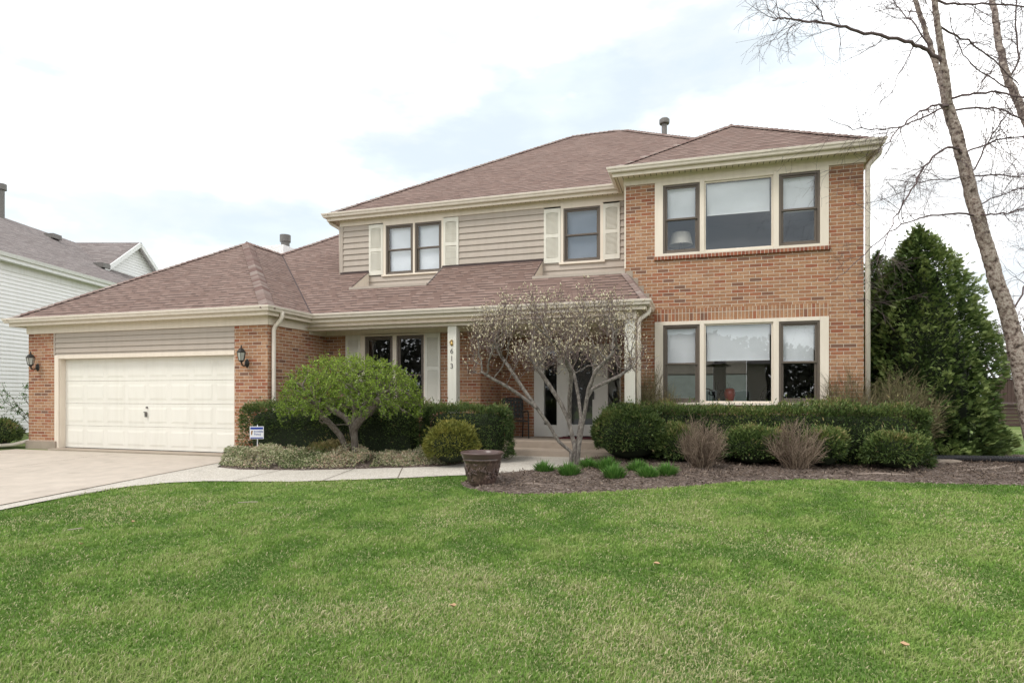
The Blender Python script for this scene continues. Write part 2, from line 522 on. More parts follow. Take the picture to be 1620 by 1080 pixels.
def mulch():
    m, nt, b = new_mat("mulch")
    g = N(nt, "ShaderNodeNewGeometry")
    mp = N(nt, "ShaderNodeMapping"); mp.inputs["Scale"].default_value = (1, 2.2, 1); mp.inputs["Rotation"].default_value = (0, 0, 0.5); nt.links.new(g.outputs["Position"], mp.inputs[0])
    v = N(nt, "ShaderNodeTexVoronoi"); v.inputs["Scale"].default_value = 32; nt.links.new(mp.outputs[0], v.inputs["Vector"])
    hs = N(nt, "ShaderNodeSeparateColor"); nt.links.new(v.outputs["Color"], hs.inputs[0])
    r = ramp(nt, [(0, (0.06, 0.045, 0.038)), (0.5, (0.125, 0.097, 0.083)), (0.9, (0.20, 0.16, 0.14)), (1, (0.30, 0.26, 0.23))]); nt.links.new(hs.outputs[0], r.inputs[0])
    c = mix(nt, 0.5, r.outputs[0], mix(nt, noise(nt, 3, 5), (0.2, 0.2, 0.2), (0.8, 0.78, 0.75)), "OVERLAY")
    nt.links.new(c, b.inputs["Base Color"]); b.inputs["Roughness"].default_value = 0.97; b.inputs["Specular IOR Level"].default_value = 0.1
    bump(nt, b, mathn(nt, "ADD", noise(nt, 18, 5), hs.outputs[1]), 0.8, 0.025)
    return m


M["mulch"] = mulch()


def bark(name, stops, sc=14, stretch=0.35, bmp=0.6):
    m, nt, b = new_mat(name)
    g = N(nt, "ShaderNodeNewGeometry")
    mp = N(nt, "ShaderNodeMapping"); mp.inputs["Scale"].default_value = (1, 1, stretch); nt.links.new(g.outputs["Position"], mp.inputs[0])
    f = noise(nt, sc, 6, mp.outputs[0], 0.65)
    r = ramp(nt, stops); nt.links.new(f, r.inputs[0])
    nt.links.new(r.outputs[0], b.inputs["Base Color"]); b.inputs["Roughness"].default_value = 0.9
    bump(nt, b, f, bmp, 0.02)
    return m


M["birch_bark"] = bark("birch_bark", [(0.36, (0.05, 0.036, 0.03)), (0.43, (0.19, 0.14, 0.118)), (0.50, (0.29, 0.235, 0.20)), (0.58, (0.44, 0.38, 0.335)), (0.66, (0.21, 0.145, 0.115))], 15, 1.0, 1.0)
M["birch_twig"] = plain("birch_twig", (0.115, 0.082, 0.082), 0.8, 0.3, 2)
M["grey_bark"] = bark("grey_bark", [(0.3, (0.12, 0.10, 0.085)), (0.5, (0.24, 0.21, 0.18)), (0.7, (0.38, 0.34, 0.29))], 26, 0.5)
M["dark_bark"] = bark("dark_bark", [(0.3, (0.07, 0.055, 0.045)), (0.5, (0.15, 0.125, 0.105)), (0.7, (0.25, 0.22, 0.19))], 26, 0.5)
M["mag_bark"] = bark("mag_bark", [(0.3, (0.07, 0.058, 0.05)), (0.5, (0.16, 0.14, 0.122)), (0.68, (0.33, 0.30, 0.265))], 26, 0.5)
M["mag_twig"] = plain("magnolia_twig", (0.17, 0.125, 0.115), 0.8, 0.25, 6)
M["far_bark"] = plain("far_bark", (0.19, 0.15, 0.15), 0.9, 0.25, 1)
M["shrub_twig"] = tint_mat("shrub_twig", [(0, (0.09, 0.065, 0.048)), (0.5, (0.23, 0.17, 0.125)), (1, (0.38, 0.30, 0.22))], 0.85)
M["shrub_olive"] = tint_mat("olive_twig", [(0, (0.09, 0.075, 0.04)), (0.6, (0.2, 0.17, 0.09)), (1, (0.3, 0.26, 0.15))], 0.85)
M["yew"] = tint_mat("yew_needles", [(0, (0.010, 0.018, 0.006)), (0.35, (0.042, 0.072, 0.02)), (0.65, (0.095, 0.145, 0.038)), (0.88, (0.16, 0.20, 0.055)), (1, (0.26, 0.21, 0.09))], 0.5, 0.3, 0.12)
M["yew_gold"] = tint_mat("golden_yew_needles", [(0, (0.02, 0.028, 0.007)), (0.3, (0.075, 0.095, 0.02)), (0.7, (0.18, 0.185, 0.035)), (1, (0.33, 0.29, 0.07))], 0.55, 0.25, 0.12)
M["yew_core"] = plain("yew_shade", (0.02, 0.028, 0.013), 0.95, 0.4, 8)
M["arb"] = tint_mat("arborvitae_sprays", [(0, (0.016, 0.032, 0.011)), (0.4, (0.075, 0.125, 0.038)), (0.75, (0.155, 0.225, 0.068)), (1, (0.26, 0.32, 0.11))], 0.55, 0.25, 0.15)
M["spring_leaf"] = tint_mat("spring_leaves", [(0, (0.07, 0.125, 0.014)), (0.5, (0.215, 0.325, 0.038)), (1, (0.40, 0.50, 0.09))], 0.5, 0.3, 0.3)
M["bud"] = tint_mat("magnolia_buds", [(0, (0.24, 0.18, 0.12)), (0.5, (0.46, 0.40, 0.27)), (1, (0.66, 0.61, 0.45))], 0.8)
M["euonymus"] = tint_mat("variegated_leaves", [(0, (0.05, 0.09, 0.025)), (0.3, (0.13, 0.19, 0.06)), (0.55, (0.36, 0.36, 0.20)), (0.8, (0.55, 0.50, 0.36)), (1, (0.50, 0.33, 0.24))], 0.6, 0.25, 0.1)
M["tuft"] = tint_mat("lily_leaves", [(0, (0.03, 0.09, 0.015)), (0.5, (0.085, 0.2, 0.035)), (1, (0.17, 0.31, 0.07))], 0.5, 0.3, 0.2)
M["grass"] = tint_mat("grass_blades", [(0, (0.072, 0.155, 0.026)), (0.4, (0.165, 0.285, 0.052)), (0.64, (0.26, 0.37, 0.092)), (0.76, (0.36, 0.365, 0.165)), (1, (0.62, 0.55, 0.36))], 0.6, 0.2, 0.25)
M["far_leaf"] = tint_mat("far_foliage", [(0, (0.03, 0.03, 0.022)), (1, (0.09, 0.08, 0.06))], 0.9)
M["chips"] = tint_mat("bark_chips", [(0, (0.05, 0.037, 0.029)), (0.5, (0.135, 0.10, 0.078)), (0.85, (0.23, 0.178, 0.14)), (1, (0.40, 0.33, 0.26))], 0.95, 0.1)
M["dry"] = plain("dry_leaf", (0.45, 0.30, 0.18), 0.9, 0.3, 40)
M["stick"] = plain("dead_stick", (0.36, 0.31, 0.25), 0.9, 0.3, 20)
M["root"] = plain("root_bark", (0.22, 0.175, 0.145), 0.9, 0.3, 12)


def pot_mat():
    m, nt, b = new_mat("bronze_resin")
    f = noise(nt, 26, 4)
    r = ramp(nt, [(0.3, (0.045, 0.028, 0.025)), (0.55, (0.10, 0.064, 0.055)), (0.75, (0.24, 0.16, 0.13))]); nt.links.new(f, r.inputs[0])
    nt.links.new(r.outputs[0], b.inputs["Base Color"]); b.inputs["Roughness"].default_value = 0.33; b.inputs["Specular IOR Level"].default_value = 0.5; bump(nt, b, f, 0.3, 0.01)
    return m


M["pot"] = pot_mat()
M["pot_rim"] = plain("pot_rim", (0.10, 0.066, 0.06), 0.28, 0.3, 6)
M["soil"] = plain("potting_soil", (0.11, 0.11, 0.115), 0.95, 0.4, 30)

# ------------------------------------------------------------------ world, sun, camera
SUN_EL, SUN_AZ = math.radians(58), math.radians(200)   # azimuth measured so that the light comes from behind-left of the camera
w = bpy.data.worlds.new("World"); scene.world = w; w.use_nodes = True
nt = w.node_tree; bg = nt.nodes["Background"]
sky = N(nt, "ShaderNodeTexSky"); sky.sky_type = "NISHITA"; sky.sun_disc = False; sky.sun_elevation = SUN_EL; sky.sun_rotation = SUN_AZ
sky.air_density = 1.0; sky.dust_density = 2.0
tc = N(nt, "ShaderNodeTexCoord")
mp = N(nt, "ShaderNodeMapping"); mp.inputs["Scale"].default_value = (1.0, 1.0, 2.6); mp.inputs["Location"].default_value = (-4.574, 0.897, -1.923); nt.links.new(tc.outputs["Generated"], mp.inputs[0])
nz = noise(nt, 1.9, 7, mp.outputs[0], 0.56)
cl = ramp(nt, [(0.36, (0.1, 0.1, 0.1)), (0.50, (0.64, 0.64, 0.64)), (0.60, (1, 1, 1))]); nt.links.new(nz, cl.inputs[0])
shade = ramp(nt, [(0.30, (0.84, 0.875, 0.90)), (0.42, (1.0, 1.01, 1.02)), (0.60, (2.45, 2.42, 2.38))]); nt.links.new(noise(nt, 2.7, 5, mp.outputs[0]), shade.inputs[0])
skc = N(nt, "ShaderNodeVectorMath", operation="SCALE"); skc.inputs["Scale"].default_value = 0.12; nt.links.new(sky.outputs[0], skc.inputs[0])
pale = mix(nt, 0.85, skc.outputs[0], (0.76, 0.865, 0.93))
c = mix(nt, cl.outputs[0], pale, shade.outputs[0])
nt.links.new(c, bg.inputs[0]); bg.inputs[1].default_value = 1.16

sd = bpy.data.lights.new("sun", "SUN"); sd.energy = 2.1; sd.angle = math.radians(18); sd.color = (1.0, 0.955, 0.89)
so = bpy.data.objects.new("sun", sd); COL.objects.link(so)
sdir = Vector((-0.42, -0.62, 1.15)).normalized()      # towards the sun
so.rotation_euler = sdir.to_track_quat("Z", "Y").to_euler()
SUN_EL = math.asin(sdir.z); sky.sun_elevation = SUN_EL; sky.sun_rotation = math.atan2(sdir.x, sdir.y)

cd = bpy.data.cameras.new("camera"); cam = bpy.data.objects.new("camera", cd); COL.objects.link(cam)
cam.location = (0, 0, 1.3); cam.rotation_euler = (PI / 2, 0, YAW)
cd.sensor_width = 36; cd.lens = 950 / 1620 * 36; cd.shift_y = 85 / 1620; cd.clip_end = 2000; cd.clip_start = 0.05
scene.camera = cam
cy_ = scene.cycles; cy_.use_adaptive_sampling = True; cy_.adaptive_threshold = 0.02; cy_.max_bounces = 7; cy_.diffuse_bounces = 3; cy_.glossy_bounces = 3; cy_.transmission_bounces = 3; cy_.transparent_max_bounces = 8
scene.view_settings.view_transform = "Standard"; scene.view_settings.look = "None"; scene.view_settings.exposure = 0; scene.view_settings.gamma = 1

# ------------------------------------------------------------------ ground
AGG = [(-8.43, 5.0), (-8.43, 5.82), (-8.47, 6.36), (-8.27, 6.99), (-7.91, 7.42), (-7.4, 7.68), (-6.08, 7.94), (-5.17, 8.33), (-4.46, 8.67), (-3.94, 8.97), (-3.55, 9.16)]
TOPW = [(-8.36, 8.88), (-7.72, 8.74), (-6.55, 8.94), (-5.75, 9.26), (-4.95, 9.62), (-4.42, 9.99), (-4.17, 10.6), (-3.95, 11.9)]
WR = [(-3.4, 9.2), (-3.0, 9.5), (-2.57, 9.85), (-2.3, 10.73), (-2.1, 12.0)]
BEDF = [(-3.45, 8.55), (-3.30, 8.25), (-2.93, 8.0), (-2.41, 7.9), (-1.68, 8.12), (-0.87, 8.54), (-0.02, 9.13), (0.71, 9.65), (1.48, 10.15), (2.02, 10.26), (2.72, 10.32), (3.51, 10.24), (4.5, 10.42), (7.0, 10.6), (9.5, 11.2)]
WALK = [(-8.72, 2.0), (-8.43, 2.0)] + AGG + WR + [(-2.1, 12.3), (-3.95, 12.3)] + TOPW[::-1] + [(-8.6, 9.3), (-8.72, 9.9)]
BED = BEDF + [(9.5, 14.9), (6.6, 15.3), (3.2, 16.6), (3.06, 12.96), (-1.0, 12.96), (-2.0, 12.4), (-2.1, 12.0)] + WR[::-1][1:]
LBED = TOPW + [(-3.95, 12.7), (-8.64, 12.7), (-8.64, 10.2), (-8.64, 9.5), (-8.5, 9.15)]
DRIVE = [(-15.6, -6), (-8.72, -6), (-8.72, 9.86), (-8.72, 10.27), (-15.6, 10.27)]


def inside(P, poly):
    x, y = P[:, 0], P[:, 1]; r = np.zeros(len(P), bool); n = len(poly)
    for i in range(n):
        x0, y0 = poly[i]; x1, y1 = poly[(i + 1) % n]
        c = ((y0 > y) != (y1 > y)) & (x < (x1 - x0) * (y - y0) / (y1 - y0 + 1e-12) + x0)
        r ^= c
    return r


def edge_dist(P, poly):
    d = np.full(len(P), 1e9); n = len(poly)
    for i in range(n):
        a = np.array(poly[i]); b = np.array(poly[(i + 1) % n]); ab = b - a
        t = np.clip(((P - a) @ ab) / max(ab @ ab, 1e-9), 0, 1)
        d = np.minimum(d, np.linalg.norm(P - (a + t[:, None] * ab), axis=1))
    return d


def sheet(name, poly, mat, lift, thick=0.0):
    bm = bmesh.new()
    f = bm.faces.new([bm.verts.new((x, y, 0)) for x, y in poly])
    if f.normal.z < 0: f.normal_flip()
    bmesh.ops.triangulate(bm, faces=bm.faces[:])
    bmesh.ops.bisect_plane(bm, geom=bm.verts[:] + bm.edges[:] + bm.faces[:], plane_co=(0, 9.5, 0), plane_no=(0, 1, 0))
    for v in bm.verts: v.co.z = float(gz(v.co.y)) + lift
    if thick:
        r = bmesh.ops.extrude_face_region(bm, geom=bm.faces[:])
        for g in r["geom"]:
            if isinstance(g, bmesh.types.BMVert): g.co.z -= thick
        bmesh.ops.recalc_face_normals(bm, faces=bm.faces[:])
    me = bpy.data.meshes.new(name); bm.to_mesh(me); bm.free(); me.materials.append(mat); auto_uv(me)
    o = bpy.data.objects.new(name, me); COL.objects.link(o)
    return tag(o, kind="structure")


gm = MB()
ys = [-400, -5.0, 9.5, 30, 500]
for i in range(4):
    zz = [float(gz(max(y, -5))) for y in ys]
    gm.quad((-500, ys[i], zz[i]), (500, ys[i], zz[i]), (500, ys[i + 1], zz[i + 1]), (-500, ys[i + 1], zz[i + 1]))
tag(gm.build("lawn", M["lawn"]), kind="structure")
sheet("driveway", DRIVE, M["drive"], 0.012)
sheet("walkway", WALK, M["walk"], 0.018)


def joints(name, segs, lift, w=0.013):
    mb = MB()
    for (a, b) in segs:
        a, b = Vector(a), Vector(b)
        pts = [a, b]
        if (a.y - 9.5) * (b.y - 9.5) < 0: pts = [a, a.lerp(b, (9.5 - a.y) / (b.y - a.y)), b]
        for p, q in zip(pts[:-1], pts[1:]):
            d = (q - p).normalized(); s = Vector((-d.y, d.x)) * w / 2
            z0, z1 = float(gz(p.y)) + lift, float(gz(q.y)) + lift
            mb.quad((p.x - s.x, p.y - s.y, z0), (p.x + s.x, p.y + s.y, z0), (q.x + s.x, q.y + s.y, z1), (q.x - s.x, q.y - s.y, z1))
    return tag(mb.build(name, M["joint"]), kind="structure")


sheet("road", [(-120, -19), (120, -19), (120, -10), (-120, -10)], M["asphalt"], 0.008)
sheet("pavement", [(-120, -7.6), (120, -7.6), (120, -6.1), (-120, -6.1)], M["drive"], 0.02)
joints("driveway_joint", [((-15.6, 7.05), (-8.73, 7.05)), ((-12.2, -6), (-12.2, 10.2)), ((-15.6, 3.6), (-8.73, 3.6)), ((-15.6, 9.35), (-14.1, 9.65))], 0.017, 0.012)
joints("driveway_joint", [((-8.715, -2), (-8.715, 9.86))], 0.024, 0.03)
joints("walkway_joint", [((-5.6, 8.1), (-5.75, 9.24)), ((-4.55, 8.6), (-4.98, 9.6)), ((-8.7, 6.6), (-8.35, 6.75)), ((-7.0, 7.76), (-6.95, 8.86))], 0.024, 0.012)


def mound(name, poly, mat, h, cell, seed, extra=None):
    P = np.array(poly); x0, y0 = P.min(0) - cell; x1, y1 = P.max(0) + cell
    nx, ny = int((x1 - x0) / cell) + 1, int((y1 - y0) / cell) + 1
    X, Y = np.meshgrid(x0 + np.arange(nx) * cell, y0 + np.arange(ny) * cell); G = np.stack([X.ravel(), Y.ravel()], 1)
    ins = inside(G, poly); d = edge_dist(G, poly)
    z = gz(G[:, 1]) + np.where(ins, np.minimum(d * 0.3, h) + 0.006 + (fbm(G, 3.0, seed) - 0.5) * 0.07 * np.minimum(d * 4, 1) + (fbm(G, 14.0, seed + 3) - 0.5) * 0.03 * np.minimum(d * 6, 1), -np.minimum(d * 0.5, 0.05))
    ii = (np.arange(ny - 1)[:, None] * nx + np.arange(nx - 1)[None]).ravel()
    F = np.stack([ii, ii + 1, ii + nx + 1, ii + nx], 1)
    keep = ins[F].any(1); F = F[keep]
    used, inv = np.unique(F, return_inverse=True); F = inv.reshape(F.shape)
    V = np.concatenate([G, z[:, None]], 1)[used]
    o = fast_mesh(name, V, F, mat, smooth=True)
    return tag(o, kind="structure")


mound("planting_bed", BED, M["mulch"], 0.045, 0.05, 11)
mound("planting_bed", LBED, M["mulch"], 0.07, 0.06, 21)

# loose bark chips over the beds
def chips(poly, n, h0):
    P = np.array(poly); x0, y0 = P.min(0); x1, y1 = P.max(0)
    Q = np.stack([RNG.uniform(x0, min(x1, 6.5), n), RNG.uniform(y0, min(y1, 13.6), n)], 1); Q = Q[inside(Q, poly)]; d = edge_dist(Q, poly); Q = Q[d > 0.01]; d = d[d > 0.01]; k = len(Q)
    z = gz(Q[:, 1]) + np.minimum(d * 0.3, h0) + 0.012 + RNG.random(k) * 0.02
    C = np.concatenate([Q, z[:, None]], 1); D = rand_dirs(k) * np.array([1, 1, 0.35]); Nn = unit(rand_dirs(k) * 0.5 + np.array([0, 0, 1.0]))
    return C, D, Nn
def rand_dirs(n): return unit(RNG.normal(size=(n, 3)))
def leaves(P, D, Nn, L, W, fold=0.0):
    D = unit(D); S = unit(np.cross(D, Nn)); L = L[:, None]; W = W[:, None]; Nn = unit(np.cross(S, D))
    V = np.stack([P, P + D * L * 0.45 + S * W * 0.5 + Nn * fold * W, P + D * L, P + D * L * 0.45 - S * W * 0.5 + Nn * fold * W], 1).reshape(-1, 3)
    return V, np.arange(len(P) * 4).reshape(-1, 4)
for poly, n_, h0 in ((BED, 42000, 0.045), (LBED, 9000, 0.05)):
    C_, D_, N_ = chips(poly, n_, h0); k = len(C_)
    V, F = leaves(C_, D_, N_, RNG.uniform(0.02, 0.075, k), RNG.uniform(0.008, 0.022, k))
    tag(fast_mesh("mulch_chips", V, F, M["chips"], None, tint=np.repeat(np.clip(RNG.normal(0.42, 0.22, k), 0, 1), 4)), "loose brown bark chips covering the planting bed", "mulch", kind="stuff")

# ------------------------------------------------------------------ the brick house
H = empty("brick_house", (-6.0, 14.0, 0.0), 0, "two storey brick and taupe siding house with brown shingle roof and attached garage", "house")
H.location = (0, 0, 0)
GY, PY, DY, BY, SY = 10.58, 12.7, 14.2, 12.95, 13.87
PITCH = 0.66
EL, EU = 3.145, 6.05      # eave heights

# --- brick walls
b = MB()
b2 = MB(); wall(b2, (-15.643, GY), (-14.774, GY), 0.2, 2.82); wall(b2, (-14.774, GY), (-14.774, GY + 0.18), 0.2, 2.3); wall(b2, (-15.643, 21), (-15.643, GY), 0.0, 2.82); b2.build("brick_wall", M["brick"], H)
wall(b, (-9.494, GY), (-8.641, GY), 0.2, 2.82)
for x in (-9.494,):    # reveal beside the garage opening
    wall(b, (x, GY), (x, GY + 0.18), 0.2, 2.3)
wall(b, (-8.641, GY), (-8.641, PY), 0.0, 2.82)
wall(b, (-8.641, PY), (-4.651, PY), 0.0, 2.9, [(-7.70 + 8.641, -6.0 + 8.641, 0.98, 2.76)])
wall(b, (-4.651, PY), (-4.651, DY), 0.0, 2.9)
wall(b, (-4.651, DY), (-1.459, DY), 0.0, 2.9, [(-3.802 + 4.651, -1.703 + 4.651, 0.3, 2.50)])
wall(b, (-1.459, DY), (-1.459, BY), 0.0, 5.9)
wall(b, (-1.459, BY), (3.052, BY), 0.0, 5.9, [(0.617, 3.907, 4.20, 5.78), (0.617, 3.907, 1.12, 2.835), (0.605, 3.915, 2.838, 3.092), (0.60, 3.935, 4.13, 4.2)])
wall(b, (3.052, BY), (3.052, 21), 0.0, 5.9)
b.build("brick_wall", M["brick"], H)
# soldier course over the lower picture window and brick sill under the upper one
b = MB(); b.box(-0.855, 2.457, BY - 0.004, BY + 0.03, 2.838, 3.092); b.build("soldier_course", M["soldier"], H)
b = MB(); b.box(-0.86, 2.476, BY - 0.045, BY + 0.06, 4.125, 4.2); b.build("brick_sill", M["sill_brick"], H, bevel=0.004)
# concrete plinths and garage lip
b = MB()
b.box(-15.69, -14.70, GY - 0.05, GY + 0.2, -0.05, 0.2); b.build("plinth", M["step"], H, bevel=0.012)
b = MB(); b.box(-9.56, -8.58, GY - 0.05, GY + 0.25, -0.05, 0.2)
b.box(-8.7, -8.6, GY + 0.25, PY, -0.05, 0.12)
b.build("plinth", M["step"], H, bevel=0.012)
b = MB(); b.box(-14.70, -9.56, GY - 0.22, GY + 0.3, -0.06, 0.035); b.build("garage_sill", M["step"], H, bevel=0.01)

# --- siding
s = MB()
siding(s, (-14.774, GY + 0.02), (-9.494, GY + 0.02), 2.262, 2.80, 0.122)
siding(s, (-9.0, SY), (-1.459, SY), 4.0, 5.76, 0.152, [(-8.16 + 9.0 + 0.0, -6.03 + 9.0, 4.39, 5.8), (-3.46 + 9.0, -1.69 + 9.0, 4.41, 5.8)])
siding(s, (-9.0, 21), (-9.0, SY), 3.9, 5.76, 0.152)
s.build("siding", M["siding"], H)
s = MB(); s.box(-9.03, -8.93, SY - 0.035, SY + 0.06, 4.45, 5.74); s.build("corner_board", M["siding"], H, bevel=0.005)
s = MB(); s.box(-14.80, -14.755, GY - 0.012, GY + 0.02, 2.25, 2.80)
s.build("corner_board", M["siding"], H, bevel=0.005)
s = MB(); s.box(-1.475, -1.445, BY - 0.006, BY + 0.02, 4.0, 5.76); s.build("corner_bead", M["trim"], H)

# --- friezes, fascia, soffit, gutters
LOW = [(-15.95, 20), (-15.95, 10.33), (-8.44, 10.33), (-8.44, 11.8), (-0.93, 11.8), (-0.93, 12.93)]
UPP = [(-9.3, 23), (-9.3, 13.65), (-1.7, 13.65), (-1.7, 12.65), (3.25, 12.65), (3.25, 23)]
LOWW = [(-15.643, 20), (-15.643, GY), (-8.641, GY), (-8.641, 11.95), (-1.16, 11.95), (-1.16, 12.94)]
UPPW = [(-9.0, 23), (-9.0, SY), (-1.459, SY), (-1.459, BY), (3.052, BY), (3.052, 23)]
f = MB()
sweep(f, LOWW, [(-0.18, 2.79), (0.03, 2.79), (0.03, 2.985), (-0.18, 2.985)])
f.build("frieze_board", M["trim"], H)
f = MB()
sweep(f, UPPW, [(-0.02, 5.745), (0.03, 5.745), (0.03, 5.915), (-0.02, 5.915)])
f.build("frieze_board", M["trim"], H)
for path, e in ((LOW, EL), (UPP, EU)):
    f = MB(); sweep(f, path, [(-0.03, e - 0.185), (-0.005, e - 0.185), (-0.005, e - 0.02), (-0.03, e - 0.02)]); f.build("fascia", M["trim"], H)
    g = MB()
    sweep(g, path, [(0.0, e - 0.012), (0.0, e - 0.105), (0.055, e - 0.11), (0.07, e - 0.095), (0.078, e - 0.06), (0.098, e - 0.038), (0.105, e - 0.002), (0.098, e + 0.002), (0.086, e - 0.012), (0.07, e - 0.05), (0.01, e - 0.05), (0.01, e - 0.012)])
    g.build("gutter", M["gutter"], H)
m, nt, bs = new_mat("soffit")
bt = N(nt, "ShaderNodeTexBrick"); nt.links.new(N(nt, "ShaderNodeUVMap").outputs[0], bt.inputs["Vector"])
bt.offset = 0; bt.inputs["Scale"].default_value = 1; bt.inputs["Brick Width"].default_value = 0.115; bt.inputs["Row Height"].default_value = 50; bt.inputs["Mortar Size"].default_value = 0.008
bt.inputs["Color1"].default_value = (0.70, 0.64, 0.50, 1); bt.inputs["Color2"].default_value = (0.68, 0.62, 0.48, 1); bt.inputs["Mortar"].default_value = (0.2, 0.17, 0.11, 1)
nt.links.new(bt.outputs[0], bs.inputs["Base Color"]); M["soffit"] = m
f = MB()
for path, z in ((LOW, EL - 0.165), (UPP, EU - 0.15)):
    sweep(f, path, [(-0.45, z), (-0.03, z), (-0.03, z + 0.01), (-0.45, z + 0.01)])
f.build("soffit", M["soffit"], H)
f = MB(); f.quad((-8.64, 11.8, 2.86), (-8.64, DY, 2.86), (-1.45, DY, 2.86), (-1.45, 11.8, 2.86)); f.build("porch_ceiling", M["trim"], H)
f = MB(); f.box(-8.64, -1.459, PY - 0.03, PY, 2.74, 2.86); f.box(-4.65, -1.459, DY - 0.03, DY, 2.72, 2.86)
f.box(-8.641, -8.61, 11.99, PY - 0.03, 2.72, 2.86)
f.build("porch_frieze", M["trim"], H)


# --- roofs
def zl(y): return EL + PITCH * (y - 11.8)
r = MB()
GX = (-15.95 - 8.44) / 2; GH = (-8.44 + 15.95) / 2; gy = 10.33 + GH; gzp = EL + PITCH * GH; vy = 11.8 + GH
pk = (GX, gy, gzp); vt = (GX, vy, gzp); hp = (GX + 1.995, vy + 1.995, gzp + PITCH * 1.995)
r.poly((-15.95, 10.33, EL), (-8.44, 10.33, EL), pk)                                 # garage front
r.poly((-8.44, 10.33, EL), (-8.44, 11.8, EL), vt, pk)                               # garage right
r.poly((-15.95, 21, EL), (-15.95, 10.33, EL), pk, vt, hp, (hp[0], 21, hp[2]))       # garage left, running back
# lower front slope, notched below the two upper windows
yn = 13.0; xs = [-8.16, -6.08, -3.5, -1.459]
r.poly((-8.44, 11.8, EL), (-0.93, 11.8, EL), (-0.93 - 0.53 * (yn - 11.8) / 1.15, yn, zl(yn)) if False else (-1.459, 12.95, zl(12.95)), (-1.459, yn, zl(yn)), (-8.44 - (yn - 11.8), yn, zl(yn)))
r.poly((-8.44 - (yn - 11.8), yn, zl(yn)), (-8.16, yn, zl(yn)), (-8.16, SY, zl(SY)), (-9.0, SY, zl(SY)), (-9.0, 18.0, zl(18.0) if False else zl(18.0)), hp, vt)
r.poly((-6.08, yn, zl(yn)), (-3.5, yn, zl(yn)), (-3.5, SY, zl(SY)), (-6.08, SY, zl(SY)))
r.poly((-0.93, 11.8, EL), (-0.93, 12.95, EL), (-1.459, 12.95, zl(12.95)))
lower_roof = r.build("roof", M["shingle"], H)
r = MB()
d = 5.48; yr = 13.65 + d; zr = EU + PITCH * d
bx0, bx1, byf = -1.7, 3.25, 12.65; bh = (bx1 - bx0) / 2; bp = ((bx0 + bx1) / 2, byf + bh, EU + PITCH * bh); bv = (bp[0], 13.65 + bh, bp[2])
r.poly((-9.3, 13.65, EU), (bx0, 13.65, EU), bv, (bx1, 13.65, EU), (bx1 - d, yr, zr), (-9.3 + d, yr, zr)) if False else None
r.poly((-9.3, 13.65, EU), (bx0, 13.65, EU), bv, (bv[0] - 0.02, bv[1] + 3.0 * 0 + 0.001, bv[2]), (bx1 - d, yr, zr), (-9.3 + d, yr, zr))
r.poly(bv, (bx1, 13.65, EU), (bx1 - d, yr, zr))
r.poly((-9.3, yr + d, EU), (-9.3, 13.65, EU), (-9.3 + d, yr, zr))
r.poly((bx1, 13.65, EU), (bx1, yr + d, EU), (bx1 - d, yr, zr))
r.poly((bx1, yr + d, EU), (-9.3, yr + d, EU), (-9.3 + d, yr, zr), (bx1 - d, yr, zr))
r.poly((bx0, byf, EU), (bx1, byf, EU), bp)
r.poly((bx0, 13.65, EU), (bx0, byf, EU), bp, bv)
r.poly((bx1, byf, EU), (bx1, 13.65, EU), bv, bp)
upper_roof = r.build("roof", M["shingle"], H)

# notch floors, cheeks and flashing under the upper windows
for (x0, x1) in ((-8.16, -6.08), (-3.5, -1.459)):
    n = MB(); n.quad((x0, yn, zl(yn)), (x1, yn, zl(yn)), (x1, SY, zl(yn) + 0.10), (x0, SY, zl(yn) + 0.10)); n.build("flashing", M["siding"], H)
    n = MB(); n.box(x0, x1, yn - 0.09, yn + 0.02, zl(yn) - 0.05, zl(yn) + 0.010); n.build("flashing", M["siding"], H)
    for x in (x0, x1):
        if x < -1.5:
            n = MB(); n.poly((x, yn - 0.01, zl(yn)), (x, SY, zl(yn) + 0.1), (x, SY, zl(SY) + 0.012), ); n.build("cheek", M["trim"], H)
            n = MB(); n.bar((x + 0.008, yn - 0.02, zl(yn) + 0.004), (x + 0.008, SY, zl(SY) + 0.008), 0.016, 0.012); n.build("flashing", M["cap_dark" if x == x0 else "cap_grey"], H)
n = MB(); n.box(-6.08, -3.5, SY - 0.05, SY + 0.01, zl(SY) - 0.03, zl(SY) + 0.018); n.build("flashing", M["cap_dark"], H)
n = MB(); n.box(-9.0, -8.16, SY - 0.05, SY + 0.01, zl(SY) - 0.03, zl(SY) + 0.018); n.build("flashing", M["cap_dark"], H)
n = MB()     # stepped flashing where the porch roof meets the brick
for i in range(4):
    y = BY - 0.012; x = -1.44 + i * 0.115; z = zl(12.95) - 0.02 - i * 0.165
    n.box(x, x + 0.14, y, BY + 0.01, z - 0.16, z + 0.06)
n.build("flashing", M["step"], H)


